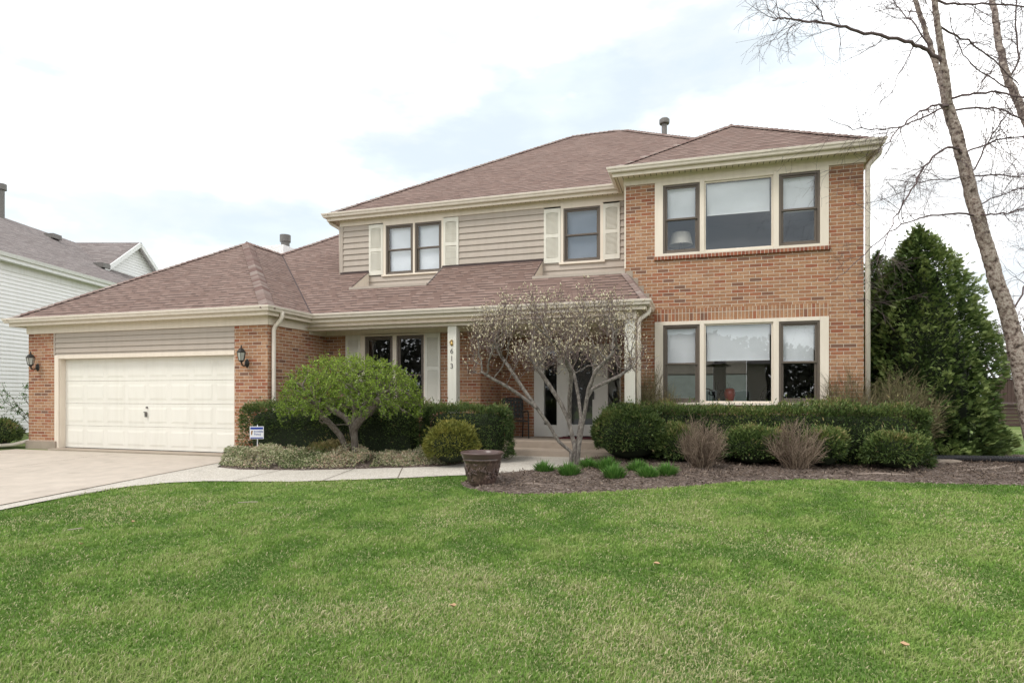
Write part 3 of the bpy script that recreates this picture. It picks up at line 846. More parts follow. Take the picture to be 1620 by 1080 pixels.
def caps(name, a, b, n1, n2, mat, hw=0.16, step=0.145, seed=1):
    """overlapping cap shingles folded over a hip or ridge between slopes with normals n1, n2"""
    a, b = Vector(a), Vector(b); d = (b - a); L = d.length; d /= L
    V = []; F = []; T = []
    sides = []
    for nn in (n1, n2):
        nn = Vector(nn).normalized(); t = d.cross(nn).normalized()
        sides.append((t, nn))
    t1 = -sides[0][0] if sides[0][0].dot(Vector(n1)) < -9 else sides[0][0]
    rnd = random.Random(seed); k = int(L / step)
    for i in range(k):
        p0 = a + d * (i * step - 0.03); p1 = a + d * ((i + 1) * step + 0.05)
        tv = rnd.random()
        for (t, nn), sg in zip(sides, (1, -1)):
            o = t * hw * sg
            # choose the side that runs down its own slope
            if (o.z) > 0: o = -o
            up0 = Vector((0, 0, 0.034)); up1 = Vector((0, 0, 0.012))
            base = len(V)
            V += [p0 + up0, p0 + o + nn * 0.028, p1 + o + nn * 0.008, p1 + up1, p0 + Vector((0, 0, 0.0)), p0 + o]
            F += [(base, base + 1, base + 2, base + 3), (base, base + 4, base + 5, base + 1)]; T += [tv] * 6
    return fast_mesh(name, np.array([tuple(v) for v in V]), np.array(F), mat, H, tint=T)


nF, nB, nR, nL = (0, -PITCH, 1), (0, PITCH, 1), (PITCH, 0, 1), (-PITCH, 0, 1)
caps("ridge_cap", (-8.44, 10.33, EL), pk, nF, nR, M["cap"], seed=1)
caps("ridge_cap", (-15.95, 10.33, EL), pk, nF, nL, M["cap"], seed=2)
caps("ridge_cap", pk, vt, nR, nL, M["cap"], seed=3)
caps("ridge_cap", vt, hp, nF, nL, M["cap"], seed=4)
caps("ridge_cap", (-9.3, 13.65, EU), (-9.3 + d, yr, zr), nF, nL, M["cap"], seed=5)
caps("ridge_cap", (-9.3 + d, yr, zr), (bx1 - d, yr, zr), nF, nB, M["cap"], seed=6)
caps("ridge_cap", (bx1, 13.65, EU), (bx1 - d, yr, zr), nF, nR, M["cap"], seed=7)
caps("ridge_cap", (bx0, byf, EU), bp, nF, nL, M["cap"], hw=0.13, seed=8)
caps("ridge_cap", (bx1, byf, EU), bp, nF, nR, M["cap"], hw=0.13, seed=9)
caps("ridge_cap", bp, bv, nR, nL, M["cap"], seed=10)
caps("ridge_cap", (-0.93, 11.8, EL), (-1.459, 12.95, zl(12.95)), nF, nR, M["cap"], hw=0.1, seed=11)
# open valleys
v = MB()
v.bar((-8.44, 11.8, EL + 0.004), (vt[0], vt[1], vt[2] + 0.004), 0.035, 0.012)
v.build("valley", M["cap_dark"], H)
v = MB(); v.bar((bx0, 13.65, EU + 0.004), (bv[0], bv[1], bv[2] + 0.004), 0.03, 0.012)
v.build("valley", M["cap_dark"], H)

# --- vents and chimney
v = MB(); c0 = (-0.98, 19.6, 9.15); v.lathe(c0, [(0.085, 0), (0.085, 0.72), (0.15, 0.73), (0.16, 0.76), (0.16, 0.86), (0.12, 0.90), (0.0, 0.905)], 20); v.build("vent_pipe", M["vent_metal"], H, smooth=False)
ch = MB(); ch.box(-15.35, -14.42, 18.5, 19.2, 3.5, 6.80); ch.build("chimney", M["white_siding"], H, bevel=0.02)
v = MB(); v.lathe((-14.62, 18.86, 6.66), [(0.155, 0), (0.155, 0.32), (0.195, 0.33), (0.195, 0.58), (0.15, 0.59), (0.0, 0.60)], 24); v.build("flue_pipe", M["vent_metal"], H)


# --- downspouts
def downspout(pts, w=0.08, dpt=0.06):
    mb = MB()
    P = [Vector(p) for p in pts]
    # densify bends
    Q = [P[0]]
    for i in range(1, len(P) - 1):
        a = P[i] + (P[i - 1] - P[i]).normalized() * min(0.07, (P[i - 1] - P[i]).length / 2); c = P[i] + (P[i + 1] - P[i]).normalized() * min(0.07, (P[i + 1] - P[i]).length / 2)
        for t in (0, .25, .5, .75, 1):
            Q.append(a.lerp(P[i], t).lerp(P[i].lerp(c, t), t))
    Q.append(P[-1])
    mb.tube(Q, w * 0.56, 8)
    return mb.build("downspout", M["gutter"], H, smooth=True)


downspout([(-8.39, 10.72, 3.06), (-8.39, 10.72, 2.93), (-8.585, 10.70, 2.72), (-8.585, 10.70, 0.12), (-8.5, 10.3, 0.09), (-8.42, 9.75, 0.06)])
downspout([(3.3, 12.86, 5.95), (3.3, 12.86, 5.86), (3.11, 12.91, 5.66), (3.11, 12.91, 0.1)])
downspout([(-0.90, 12.2, 3.06), (-0.90, 12.2, 2.95), (-1.09, 12.02, 2.78), (-1.09, 12.02, 0.1)])
downspout([(-9.32, 13.8, 5.95), (-9.3, 13.82, 5.86), (-9.07, 13.95, 5.72), (-9.07, 13.95, 4.55)])
downspout([(-15.70, 10.7, 3.06), (-15.70, 10.7, 0.2), (-15.9, 10.4, 0.1), (-16.9, 9.6, 0.04)])


# --- windows
def ring(mb, x0, x1, z0, z1, w, y0, y1):
    mb.box(x0, x0 + w, y0, y1, z0, z1); mb.box(x1 - w, x1, y0, y1, z0, z1)
    mb.box(x0 + w, x1 - w, y0, y1, z0, z0 + w); mb.box(x0 + w, x1 - w, y0, y1, z1 - w, z1)


def hung(par, x0, x1, z0, z1, y, split=0.5, blind=None, blind_mat="blind"):
    """brown double-hung unit: outer frame and two sashes (sash_frame), two panes, optional blind"""
    m = MB(); w = 0.045
    ring(m, x0, x1, z0, z1, w, y, y + 0.09)
    zm = z0 + (z1 - z0) * split
    ring(m, x0 + w, x1 - w, zm - 0.02, z1 - w, 0.04, y + 0.025, y + 0.05)
    ring(m, x0 + w, x1 - w, z0 + w, zm + 0.02, 0.045, y + 0.052, y + 0.082)
    m.build("sash_frame", M["brown_frame"], par, bevel=0.004)
    p = MB(); p.quad((x0 + w, y + 0.038, zm), (x1 - w, y + 0.038, zm), (x1 - w, y + 0.038, z1 - w), (x0 + w, y + 0.038, z1 - w)); p.build("pane", M["glass"], par)
    p = MB(); p.quad((x0 + w, y + 0.066, z0 + w), (x1 - w, y + 0.066, z0 + w), (x1 - w, y + 0.066, zm), (x0 + w, y + 0.066, zm)); p.build("pane", M["glass"], par)
    if blind:
        make_blind(par, x0 + w + 0.045, x1 - w - 0.045, z0 + (z1 - z0) * blind, z1 - w, y + 0.13, blind_mat)


def make_blind(par, x0, x1, z0, z1, y, mat="blind"):
    m = MB(); z = z1; k = 0
    while z > z0 + 1e-3:      # pleated cellular shade
        lo = max(z - 0.02, z0); mid = (z + lo) / 2
        m.quad((x0, y - 0.006, mid), (x1, y - 0.006, mid), (x1, y + 0.006, z), (x0, y + 0.006, z)); m.quad((x0, y + 0.006, lo), (x1, y + 0.006, lo), (x1, y - 0.006, mid), (x0, y - 0.006, mid)); z = lo
    m.box(x0, x1, y - 0.014, y + 0.014, z0 - 0.022, z0)
    m.build("blind", M[mat], par)


def picture_window(zb, zt, blindc, blinds, floor_sill):
    m = MB(); y0 = BY - 0.03; y1 = BY + 0.12
    xl, xr = -0.842, 2.448
    for a, c in ((xl, -0.674), (0.059, 0.148), (1.452, 1.556), (2.293, xr)): m.box(a, c, y0, y1, zb, zt)
    for a, c in ((-0.674, 0.059), (0.148, 1.452), (1.556, 2.293)):
        m.box(a, c, y0, y1, zt - 0.075, zt); m.box(a, c, y0 - 0.012, y1, zb, zb + 0.05)
    # slim stop around the fixed centre light
    ring(m, 0.148, 1.452, zb + 0.05, zt - 0.075, 0.03, BY + 0.005, BY + 0.05)
    win = m.build("window", M["trim"], H, bevel=0.004)
    z0, z1 = zb + 0.05, zt - 0.075
    p = MB(); p.quad((0.178, BY + 0.035, z0 + 0.03), (1.422, BY + 0.035, z0 + 0.03), (1.422, BY + 0.035, z1 - 0.03), (0.178, BY + 0.035, z1 - 0.03)); p.build("pane", M["glass"], win)
    hung(win, -0.674, 0.059, z0, z1, BY - 0.012, 0.5, blinds[0])
    hung(win, 1.556, 2.293, z0, z1, BY - 0.012, 0.5, blinds[1])
    make_blind(win, 0.2, 1.40, z0 + (z1 - z0) * blindc, z1 - 0.03, BY + 0.11)
    return win


picture_window(4.20, 5.752, 0.54, (0.52, 0.50), 4.2)
picture_window(1.10, 2.832, 0.545, (0.50, 0.50), 1.1)
# trim and twin window on the upper left
m = MB()
m.box(-7.74, -7.666, SY - 0.03, SY + 0.1, 4.40, 5.745); m.box(-6.893, -6.84, SY - 0.03, SY + 0.1, 4.40, 5.745); m.box(-6.107, -6.05, SY - 0.03, SY + 0.1, 4.40, 5.745)
m.box(-7.666, -6.893, SY - 0.03, SY + 0.1, 5.67, 5.745); m.box(-6.84, -6.107, SY - 0.03, SY + 0.1, 5.67, 5.745)
m.box(-7.78, -6.02, SY - 0.055, SY + 0.1, 4.36, 4.40)
win = m.build("window", M["trim"], H, bevel=0.004)
hung(win, -7.666, -6.893, 4.40, 5.67, SY - 0.02, 0.5, 0.05, "blind_blue"); hung(win, -6.84, -6.107, 4.40, 5.67, SY - 0.02, 0.5, 0.05, "blind_blue")
for x0, x1 in ((-7.55, -7.0), (-6.73, -6.2)): pass
# single window on the upper right
m = MB()
m.box(-3.06, -2.995, SY - 0.03, SY + 0.1, 4.42, 5.745); m.box(-2.13, -2.06, SY - 0.03, SY + 0.1, 4.42, 5.745)
m.box(-2.995, -2.13, SY - 0.03, SY + 0.1, 5.68, 5.745); m.box(-3.10, -2.02, SY - 0.055, SY + 0.1, 4.37, 4.42)
win = m.build("window", M["trim"], H, bevel=0.004)
hung(win, -2.995, -2.13, 4.42, 5.68, SY - 0.02, 0.5, 0.05, "blind_grey")  # sheet behind the glass coloured like the sky reflected in it
# porch window
m = MB()
m.box(-7.70, -7.578, PY - 0.03, PY + 0.1, 0.98, 2.76); m.box(-6.837, -6.737, PY - 0.03, PY + 0.1, 0.98, 2.76); m.box(-6.035, -6.0, PY - 0.03, PY + 0.1, 0.98, 2.76)
m.box(-7.578, -6.837, PY - 0.03, PY + 0.1, 2.70, 2.76); m.box(-6.737, -6.035, PY - 0.03, PY + 0.1, 2.70, 2.76); m.box(-7.70, -6.0, PY - 0.05, PY + 0.1, 0.93, 0.98)
win = m.build("window", M["trim"], H, bevel=0.004)
hung(win, -7.578, -6.837, 0.98, 2.70, PY - 0.015, 0.46, None); hung(win, -6.737, -6.035, 0.98, 2.70, PY - 0.015, 0.46, None)

# interiors: plain rooms behind the glass
def room(x0, x1, y0, y1, z0, z1, mat, back_holes=()):
    q = MB()
    q.quad((x0, y0, z0), (x1, y0, z0), (x1, y1, z0), (x0, y1, z0)); q.quad((x0, y0, z1), (x0, y1, z1), (x1, y1, z1), (x1, y0, z1))
    q.quad((x0, y0, z0), (x0, y1, z0), (x0, y1, z1), (x0, y0, z1)); q.quad((x1, y0, z0), (x1, y0, z1), (x1, y1, z1), (x1, y1, z0))
    wall(q, (x0, y1), (x1, y1), z0, z1, back_holes)
    for (u0, u1, a, c) in back_holes:  # sheets added across the back openings to dim the light coming in
        zc = a + (c - a) * 0.5
        q.box(x0 + u0 - 0.04, x0 + u1 + 0.04, y1 - 0.04, y1 - 0.01, zc - 0.02, zc + 0.02)
        cu = MB(); cu.quad((x0 + u0, y1 + 0.03, a), (x0 + u1, y1 + 0.03, a), (x0 + u1, y1 + 0.03, zc), (x0 + u0, y1 + 0.03, zc)); cu.build("curtain", M["sheer"], H)
        cu = MB(); cu.quad((x0 + u0, y1 + 0.03, zc), (x0 + u1, y1 + 0.03, zc), (x0 + u1, y1 + 0.03, c), (x0 + u0, y1 + 0.03, c)); cu.build("curtain", M["sheer_brown"], H)
    return q.build("interior_wall", M[mat], H)


room(-1.40, 3.0, BY + 0.14, 18.2, 0.4, 2.9, "room", [(0.05, 1.85, 1.05, 2.75), (2.2, 2.75, 1.05, 2.75)])
room(-1.40, 3.0, BY + 0.14, 17.0, 3.3, 5.8, "room_dark")
room(-8.9, -5.0, SY + 0.11, 16.5, 3.4, 5.8, "room_dark")
room(-4.9, -1.5, SY + 0.11, 16.5, 3.4, 5.8, "room_dark")
room(-8.55, -4.7, PY + 0.11, 16.5, 0.3, 2.8, "room_dark")
room(-3.9, -1.5, DY + 0.16, 18.0, 0.3, 2.8, "room_dark")


# --- shutters
def shutter(x0, x1, z0, z1, y):
    m = MB(); st = 0.055
    m.box(x0, x0 + st, y - 0.035, y, z0, z1); m.box(x1 - st, x1, y - 0.035, y, z0, z1)
    zm = z0 + (z1 - z0) * 0.5
    for a, c in ((z0, z0 + 0.12), (zm - 0.045, zm + 0.045), (z1 - 0.09, z1)): m.box(x0 + st, x1 - st, y - 0.035, y, a, c)
    m.box(x0 + st, x1 - st, y - 0.014, y, z0 + 0.1, z1 - 0.07)
    # arched top rail
    xm = (x0 + x1) / 2; hw = (x1 - x0) / 2 - st
    for i in range(8):
        t0 = -1 + i / 4; t1 = t0 + 0.25; zz = z1 - 0.09 - 0.022 * (((t0 + t1) / 2) ** 2)
        m.box(xm + t0 * hw, xm + t1 * hw, y - 0.034, y, zz, z1 - 0.09)
    for a, c in ((z0 + 0.12, zm - 0.045), (zm + 0.045, z1 - 0.10)):
        z = a + 0.012
        while z < c - 0.02:
            m.quad((x0 + st, y - 0.034, z + 0.004), (x1 - st, y - 0.034, z + 0.004), (x1 - st, y - 0.018, z + 0.027), (x0 + st, y - 0.018, z + 0.027)); m.quad((x0 + st, y - 0.0145, z + 0.004), (x1 - st, y - 0.0145, z + 0.004), (x1 - st, y - 0.034, z + 0.004), (x0 + st, y - 0.034, z + 0.004)); z += 0.027
    m.build("shutter", M["shutter"], H)


for a, c in ((-8.15, -7.742), (-6.048, -5.645)): shutter(a, c, 4.41, 5.715, SY - 0.005)
for a, c in ((-3.465, -3.062), (-2.058, -1.68)): shutter(a, c, 4.42, 5.70, SY - 0.005)
for a, c in ((-8.10, -7.702), (-5.998, -5.623)): shutter(a, c, 1.1, 2.735, PY - 0.002)

# --- garage door
m = MB()
m.box(-14.774, -14.64, GY - 0.01, GY + 0.02, 0.035, 2.26); m.box(-14.66, -14.62, GY + 0.02, GY + 0.17, 0.035, 2.17); m.box(-9.53, -9.494, GY + 0.02, GY + 0.17, 0.035, 2.17)
m.box(-14.64, -9.494, GY - 0.01, GY + 0.02, 2.17, 2.26); m.box(-14.62, -9.53, GY + 0.02, GY + 0.17, 2.17, 2.2)
m.build("door_trim", M["trim"], H, bevel=0.004)
m = MB(); gx0, gx1, gz0, gz1 = -14.62, -9.53, 0.04, 2.17; yd = GY + 0.15; sh_ = (gz1 - gz0) / 4; pw = (gx1 - gx0) / 8
for i in range(4):
    z0, z1 = gz0 + i * sh_ + 0.003, gz0 + (i + 1) * sh_ - 0.003
    m.box(gx0, gx1, yd, yd + 0.04, z0, z1)
    for j in range(8):
        x0, x1 = gx0 + j * pw + 0.055, gx0 + (j + 1) * pw - 0.055; a, c = z0 + 0.085, z1 - 0.085
        o, i2 = yd - 0.001, 0.024
        # pressed panel: groove then raised field
        vs = []
        for (ins, yy) in ((0, o), (0.010, o - 0.003), (0.02, o - 0.003), (0.04, o - 0.007)):
            vs += [(x0 + ins, yy, a + ins), (x1 - ins, yy, a + ins), (x1 - ins, yy, c - ins), (x0 + ins, yy, c - ins)]
        fs = []
        for kk in range(3):
            for q in range(4): fs.append((kk * 4 + q, kk * 4 + (q + 1) % 4, kk * 4 + 4 + (q + 1) % 4, kk * 4 + 4 + q))
        fs.append((12, 13, 14, 15)); m.add(vs, fs)
gd = m.build("garage_door", M["trim_light"], H)
m = MB(); m.box(-12.10, -12.07, yd - 0.05, yd - 0.012, 0.80, 0.92); m.tube([(-12.085, yd - 0.05, 0.86), (-12.085, yd - 0.012, 0.86)], 0.012, 8); m.box(-12.115, -12.055, yd - 0.062, yd - 0.045, 0.90, 0.925)
m.build("handle", M["vent_metal"], gd)
m = MB(); m.tube([(-12.07, yd - 0.03, 1.02), (-12.07, yd, 1.02)], 0.022, 12); m.build("lock", M["vent_metal"], gd)
m = MB(); m.box(gx0, gx1, yd - 0.005, yd + 0.03, 0.036, 0.05); m.build("door_seal", M["black"], gd)


# --- wall lanterns
def lantern(x, y, z):
    m = MB()
    m.lathe((x, 0, 0), [(0, 0)] * 2, 8) if False else None
    # back plate (oval) and scroll arm
    P = []
    for i in range(16):
        t = 2 * PI * i / 16; P.append((x + 0.055 * math.cos(t), 0.095 * math.sin(t)))
    vs = [(px, y - 0.004, z - 0.13 + pz) for px, pz in P] + [(x + (px - x) * 0.75, y - 0.03, z - 0.13 + pz * 0.75) for px, pz in P]
    m.add(vs, [(i, (i + 1) % 16, 16 + (i + 1) % 16, 16 + i) for i in range(16)] + [tuple(range(16, 32))])
    cy = y - 0.17
    m.tube([(x, y - 0.02, z - 0.14), (x, y - 0.09, z - 0.19), (x, y - 0.15, z - 0.175), (x, cy, z - 0.11)], 0.016, 8)
    m.lathe((x, cy, z - 0.12), [(0.0, 0), (0.03, 0.005), (0.035, 0.02), (0.055, 0.03), (0.058, 0.045)], 6)
    m.lathe((x, cy, z + 0.10), [(0.092, -0.012), (0.098, 0.0), (0.085, 0.012), (0.055, 0.06), (0.02, 0.085), (0.012, 0.10), (0.018, 0.115), (0.010, 0.135), (0, 0.15)], 6)
    for k in range(6):
        t = 2 * PI * k / 6
        m.bar((x + 0.056 * math.cos(t), cy + 0.056 * math.sin(t), z - 0.08), (x + 0.088 * math.cos(t), cy + 0.088 * math.sin(t), z + 0.09), 0.008, 0.008)
    o = m.build("wall_lantern", M["dark_metal"], H)
    g = MB(); g.lathe((x, cy, z), [(0.0, -0.078), (0.052, -0.078), (0.083, 0.088), (0.0, 0.088)], 6); g.build("lantern_glass", M["lamp_glass"], o)


lantern(-15.33, GY, 2.11); lantern(-9.165, GY, 2.11)

# --- porch posts and number
for x0 in (-5.13, -1.36):
    m = MB(); m.box(x0, x0 + 0.205, 11.95, 12.155, 0.0, 2.80); m.box(x0 - 0.02, x0 + 0.225, 11.93, 12.175, 0.0, 0.2)
    post = m.build("porch_post", M["post_paint"], H, bevel=0.006)
    if x0 < -5: num_post = post


def text_mesh(name, body, size, mat, parent, loc, rot, extrude=0.003, align="CENTER"):
    cu = bpy.data.curves.new(name, "FONT"); cu.body = body; cu.size = size; cu.extrude = extrude; cu.align_x = align; cu.align_y = "CENTER"
    o = bpy.data.objects.new(name, cu); COL.objects.link(o)
    dg = bpy.context.evaluated_depsgraph_get(); me = bpy.data.meshes.new_from_object(o.evaluated_get(dg))
    bpy.data.objects.remove(o); bpy.data.curves.remove(cu)
    me.materials.clear(); me.materials.append(mat)
    r = bpy.data.objects.new(name, me); COL.objects.link(r); r.location = loc; r.rotation_euler = rot
    if parent: r.parent = parent
    return r


for ch, z in (("6", 2.245), ("1", 2.085), ("3", 1.925)):
    text_mesh("house_number", ch, 0.155, M["vent_metal"], H, (-5.03, 11.944, z), (PI / 2, 0, 0))
m = MB()   # brass pineapple plaque above the number
m.lathe((0, 0, 0), [(0.0, -0.05), (0.025, -0.042), (0.036, -0.015), (0.03, 0.015), (0.012, 0.03), (0, 0.032)], 10)
m.v = [(-5.03 + x, 11.94 + y * 0.5, 2.41 + z) for x, y, z in m.v]
for k in range(5):
    t = (k - 2) * 0.5; m.bar((-5.03, 11.94, 2.44), (-5.03 + 0.045 * math.sin(t), 11.935, 2.44 + 0.055 * math.cos(t)), 0.014, 0.006)
m.bar((-5.09, 11.942, 2.43), (-5.04, 11.942, 2.47), 0.02, 0.006)
m.build("door_plaque", M["brass"], H)

# --- front door with sidelights
m = MB(); y = DY
m.box(-3.802, -3.55, y - 0.02, y + 0.14, 0.3, 2.5); m.box(-3.233, -2.98, y - 0.02, y + 0.14, 0.3, 2.5); m.box(-2.30, -2.0, y - 0.02, y + 0.14, 0.3, 2.5); m.box(-1.725, -1.703, y - 0.02, y + 0.14, 0.3, 2.5)
for a, c in ((-3.55, -3.233), (-2.0, -1.725)):
    m.box(a, c, y - 0.02, y + 0.14, 0.3, 0.58); m.box(a, c, y - 0.02, y + 0.14, 2.38, 2.5)
m.box(-2.98, -2.30, y - 0.02, y + 0.14, 2.42, 2.5)
fd = m.build("front_door", M["white_door"], H, bevel=0.005)
m = MB(); ring(m, -2.98, -2.30, 0.33, 2.42, 0.07, y - 0.01, y + 0.03); m.box(-2.91, -2.37, y - 0.01, y + 0.03, 0.40, 0.60); m.build("storm_door", M["white_door"], fd, bevel=0.004)
for x0, x1, z0, z1, yy in ((-2.91, -2.37, 0.6, 2.35, y + 0.01), (-3.55, -3.233, 0.58, 2.38, y + 0.03), (-2.0, -1.725, 0.58, 2.38, y + 0.03)):
    p = MB(); p.quad((x0, yy, z0), (x1, yy, z0), (x1, yy, z1), (x0, yy, z1)); p.build("pane", M["glass"], fd)
m = MB(); m.box(-2.93, -2.35, y + 0.09, y + 0.13, 0.33, 2.42); m.build("door_panel", M["dark_door"], fd)
m = MB(); m.box(-2.36, -2.33, y - 0.05, y - 0.01, 1.2, 1.4); m.tube([(-2.345, y - 0.06, 1.3), (-2.345, y - 0.01, 1.3)], 0.02, 8); m.build("handle", M["dark_metal"], fd)

# --- porch slab and steps
m = MB(); m.box(-4.66, -1.459, 12.75, DY + 0.02, -0.05, 0.30); m.build("porch_slab", M["step"], H, bevel=0.015)
m = MB(); m.box(-4.15, -1.60, 12.25, 12.75, -0.05, 0.15); m.build("porch_step", M["step"], H, bevel=0.015)
m = MB(); m.box(-3.05, -2.2, 13.55, 14.1, 0.302, 0.318); tag(m.build("door_mat", M["mat_red"]), "thin dark red door mat lying on the porch before the front door", "mat")

# ------------------------------------------------------------------ indoor things seen through the glass
t = empty("table_lamp", (-0.33, 13.5, 4.12), 0, "table lamp with cream drum shade seen in the upstairs window", "lamp")
m = MB(); m.lathe((0, 0, 0), [(0.0, 0), (0.075, 0), (0.075, 0.015), (0.03, 0.03), (0.05, 0.10), (0.065, 0.15), (0.035, 0.20), (0.05, 0.25), (0.03, 0.30), (0.012, 0.34), (0.012, 0.5)], 16); m.build("lamp_base", M["chrome"], t, smooth=True)
m = MB(); m.lathe((0, 0, 0), [(0.25, 0.42), (0.19, 0.68), (0.185, 0.68), (0.245, 0.42)], 28); m.build("lamp_shade", M["lampshade"], t, smooth=True)
t = empty("side_table", (-0.33, 13.5, 3.3), 0, "small wooden table carrying the lamp behind the upstairs window", "table")
m = MB(); m.box(-0.25, 0.25, -0.22, 0.22, 0.78, 0.815); m.build("tabletop", M["wood"], t, bevel=0.006)
for sx in (-1, 1):
    for sy in (-1, 1):
        m = MB(); m.bar((sx * 0.21, sy * 0.18, 0), (sx * 0.21, sy * 0.18, 0.78), 0.035, 0.035); m.build("leg", M["wood"], t)

t = empty("dining_table", (0.6, 14.45, 0.4), 0, "dark dining table behind the lower picture window with a red vase on it", "table")
m = MB(); m.box(-0.85, 0.85, -0.5, 0.5, 0.71, 0.75); m.build("tabletop", M["wood"], t, bevel=0.008)
for sx in (-1, 1):
    for sy in (-1, 1):
        m = MB(); m.bar((sx * 0.72, sy * 0.4, 0), (sx * 0.72, sy * 0.4, 0.71), 0.06, 0.06); m.build("leg", M["wood"], t)
t = empty("vase", (0.70, 14.2, 1.15), 0, "round glossy red vase on the dining table behind the lower window", "vase")
m = MB(); m.lathe((0, 0, 0), [(0.0, 0), (0.065, 0), (0.08, 0.03), (0.115, 0.14), (0.122, 0.21), (0.10, 0.28), (0.06, 0.31), (0.055, 0.30), (0.0, 0.29)], 28); m.build("vase_body", M["vase"], t, smooth=True)
m = MB(); m.tube([(0, 0, 0.28), (-0.02, 0, 0.38), (-0.05, 0, 0.44)], 0.004, 5); m.tube([(0, 0, 0.28), (0.02, 0.01, 0.36), (0.0, 0.02, 0.42)], 0.003, 5); m.build("twig", M["black"], t)
t = empty("candle_urn", (0.42, 14.2, 1.15), 0, "dark two handled urn with candles left of the red vase", "urn")
m = MB(); m.lathe((0, 0, 0), [(0, 0), (0.07, 0), (0.04, 0.03), (0.03, 0.08), (0.10, 0.20), (0.115, 0.27), (0.10, 0.27), (0, 0.26)], 16); m.build("bowl", M["black"], t, smooth=True)
for sx in (-1, 1):
    m = MB(); m.tube([(sx * 0.07, 0, 0.14), (sx * 0.16, 0, 0.18), (sx * 0.15, 0, 0.28), (sx * 0.10, 0, 0.26)], 0.014, 8); m.build("handle", M["black"], t)
m = MB(); m.tube([(-0.02, 0, 0.25), (-0.02, 0, 0.44)], 0.012, 8); m.tube([(0.025, 0, 0.25), (0.025, 0, 0.45)], 0.012, 8); m.build("candle", M["black"], t)


def windsor(x, y, rz, label):
    t = empty("dining_chair", (x, y, 0.4), rz, label, "chair", "hoop back dining chairs")
    m = MB(); m.box(-0.21, 0.21, -0.2, 0.2, 0.43, 0.46); m.build("seat", M["black"], t, bevel=0.012)
    for sx in (-1, 1):
        for sy in (-1, 1):
            m = MB(); m.tube([(sx * 0.15, sy * 0.14, 0.43), (sx * 0.2, sy * 0.19, 0)], [0.018, 0.013], 8); m.build("leg", M["black"], t)
    P = [(0.2 * math.cos(PI - a) * (1 if 0.4 < a < 2.74 else 0.98), 0.19 + 0.06 * math.sin(a), 0.72 + 0.34 * math.sin(a)) for a in np.linspace(0, PI, 15)]
    P = [(-0.19, 0.17, 0.45)] + P + [(0.19, 0.17, 0.45)]
    m = MB(); m.tube(P, 0.016, 8)
    for k in range(5):
        xx = -0.12 + k * 0.06; m.tube([(xx, 0.17, 0.45), (xx, 0.235, 0.72 + 0.33 * math.sqrt(max(0, 1 - (xx / 0.2) ** 2)))], 0.006, 6)
    m.build("backrest", M["black"], t)


windsor(0.28, 15.25, 0.15, "black hoop back chair at the far side of the table, left of the vase")
windsor(1.32, 14.9, -1.1, "black hoop back chair turned sideways right of the red vase")
t = empty("pendant_lamp", (0.5, 15.2, 2.9), 0, "black barn shade pendant lamp hanging inside behind the lower window", "lamp")
m = MB(); m.tube([(0, 0, 0), (0, 0, -0.72)], 0.012, 8); m.lathe((0, 0, -0.86), [(0.29, -0.05), (0.27, -0.03), (0.13, 0.02), (0.07, 0.08), (0.055, 0.13), (0.0, 0.14)], 28); m.build("lamp_shade", M["black"], t)

# ------------------------------------------------------------------ neighbour's white house (turned with its own lot)
NB = empty("white_house", (0, 0, 0), YAW, "white sided two storey neighbour house with grey shingle roof left of the garage", "house")
NL, EV = -17.0, 5.75
s = MB(); siding(s, (NL, 10.0), (NL, 44.0), 0.0, EV, 0.134) if False else None
s2 = MB(); siding(s2, (NL, 10.0), (NL, 44.0), 0.0, EV, 0.134); s2.build("siding", M["white_siding"], NB)
g = MB()
sweep(g, [(NL + 0.32, 10), (NL + 0.32, 44.0)], [(0, 5.99), (0, 5.87), (0.06, 5.87), (0.10, 5.99)])
g.build("gutter", M["white_trim"], NB)
g = MB(); g.box(NL + 0.29, NL + 0.32, 10, 44, 5.74, 5.95); g.box(NL - 0.1, NL + 0.3, 10, 44, 5.745, 5.76); g.box(NL, NL + 0.03, 10, 44, 5.5, 5.745); g.build("fascia", M["white_trim"], NB)
g = MB(); rl, rz_ = -21.6, 8.85
g.quad((NL + 0.33, 10, 5.97), (NL + 0.33, 44, 5.97), (rl, 44, rz_), (rl, 10, rz_)); g.quad((rl, 10, rz_), (rl, 44, rz_), (-26.2, 44, 5.97), (-26.2, 10, 5.97))
# cross gable
cz, cl_ = 29.8, -18.4
def rzx(l): return 5.97 + (NL + 0.33 - l) * (rz_ - 5.97) / (NL + 0.33 - rl)
hz = rz_ + 0.02
g.quad((rl - 0.5, cz, hz), (cl_, cz, hz), (cl_, cz - 2.6, hz - 1.82), (rl - 0.5, cz - 2.6, hz - 1.82)); g.quad((cl_, cz, hz), (rl - 0.5, cz, hz), (rl - 0.5, cz + 2.6, hz - 1.82), (cl_, cz + 2.6, hz - 1.82))
g.build("roof", M["shingle_grey"], NB)
g = MB(); z = hz - 1.8
while z < hz - 0.1:
    hw = (hz - z) / 0.7; hw2 = (hz - min(z + 0.134, hz)) / 0.7
    g.quad((cl_ - 0.3, cz - hw, z), (cl_ - 0.3, cz + hw, z), (cl_ - 0.315, cz + hw2, z + 0.134), (cl_ - 0.315, cz - hw2, z + 0.134)); z += 0.134
g.build("gable_wall", M["white_siding"], NB)
g = MB()
for sg in (-1, 1): g.bar((cl_ + 0.01, cz, hz - 0.10), (cl_ + 0.01, cz + sg * 2.65, hz - 0.10 - 1.855), 0.03, 0.2, up=(1, 0, 0)) if False else g.bar((cl_ - 0.02, cz + sg * 0.0, hz - 0.11), (cl_ - 0.02, cz + sg * 2.6, hz - 0.11 - 1.82), 0.05, 0.2)
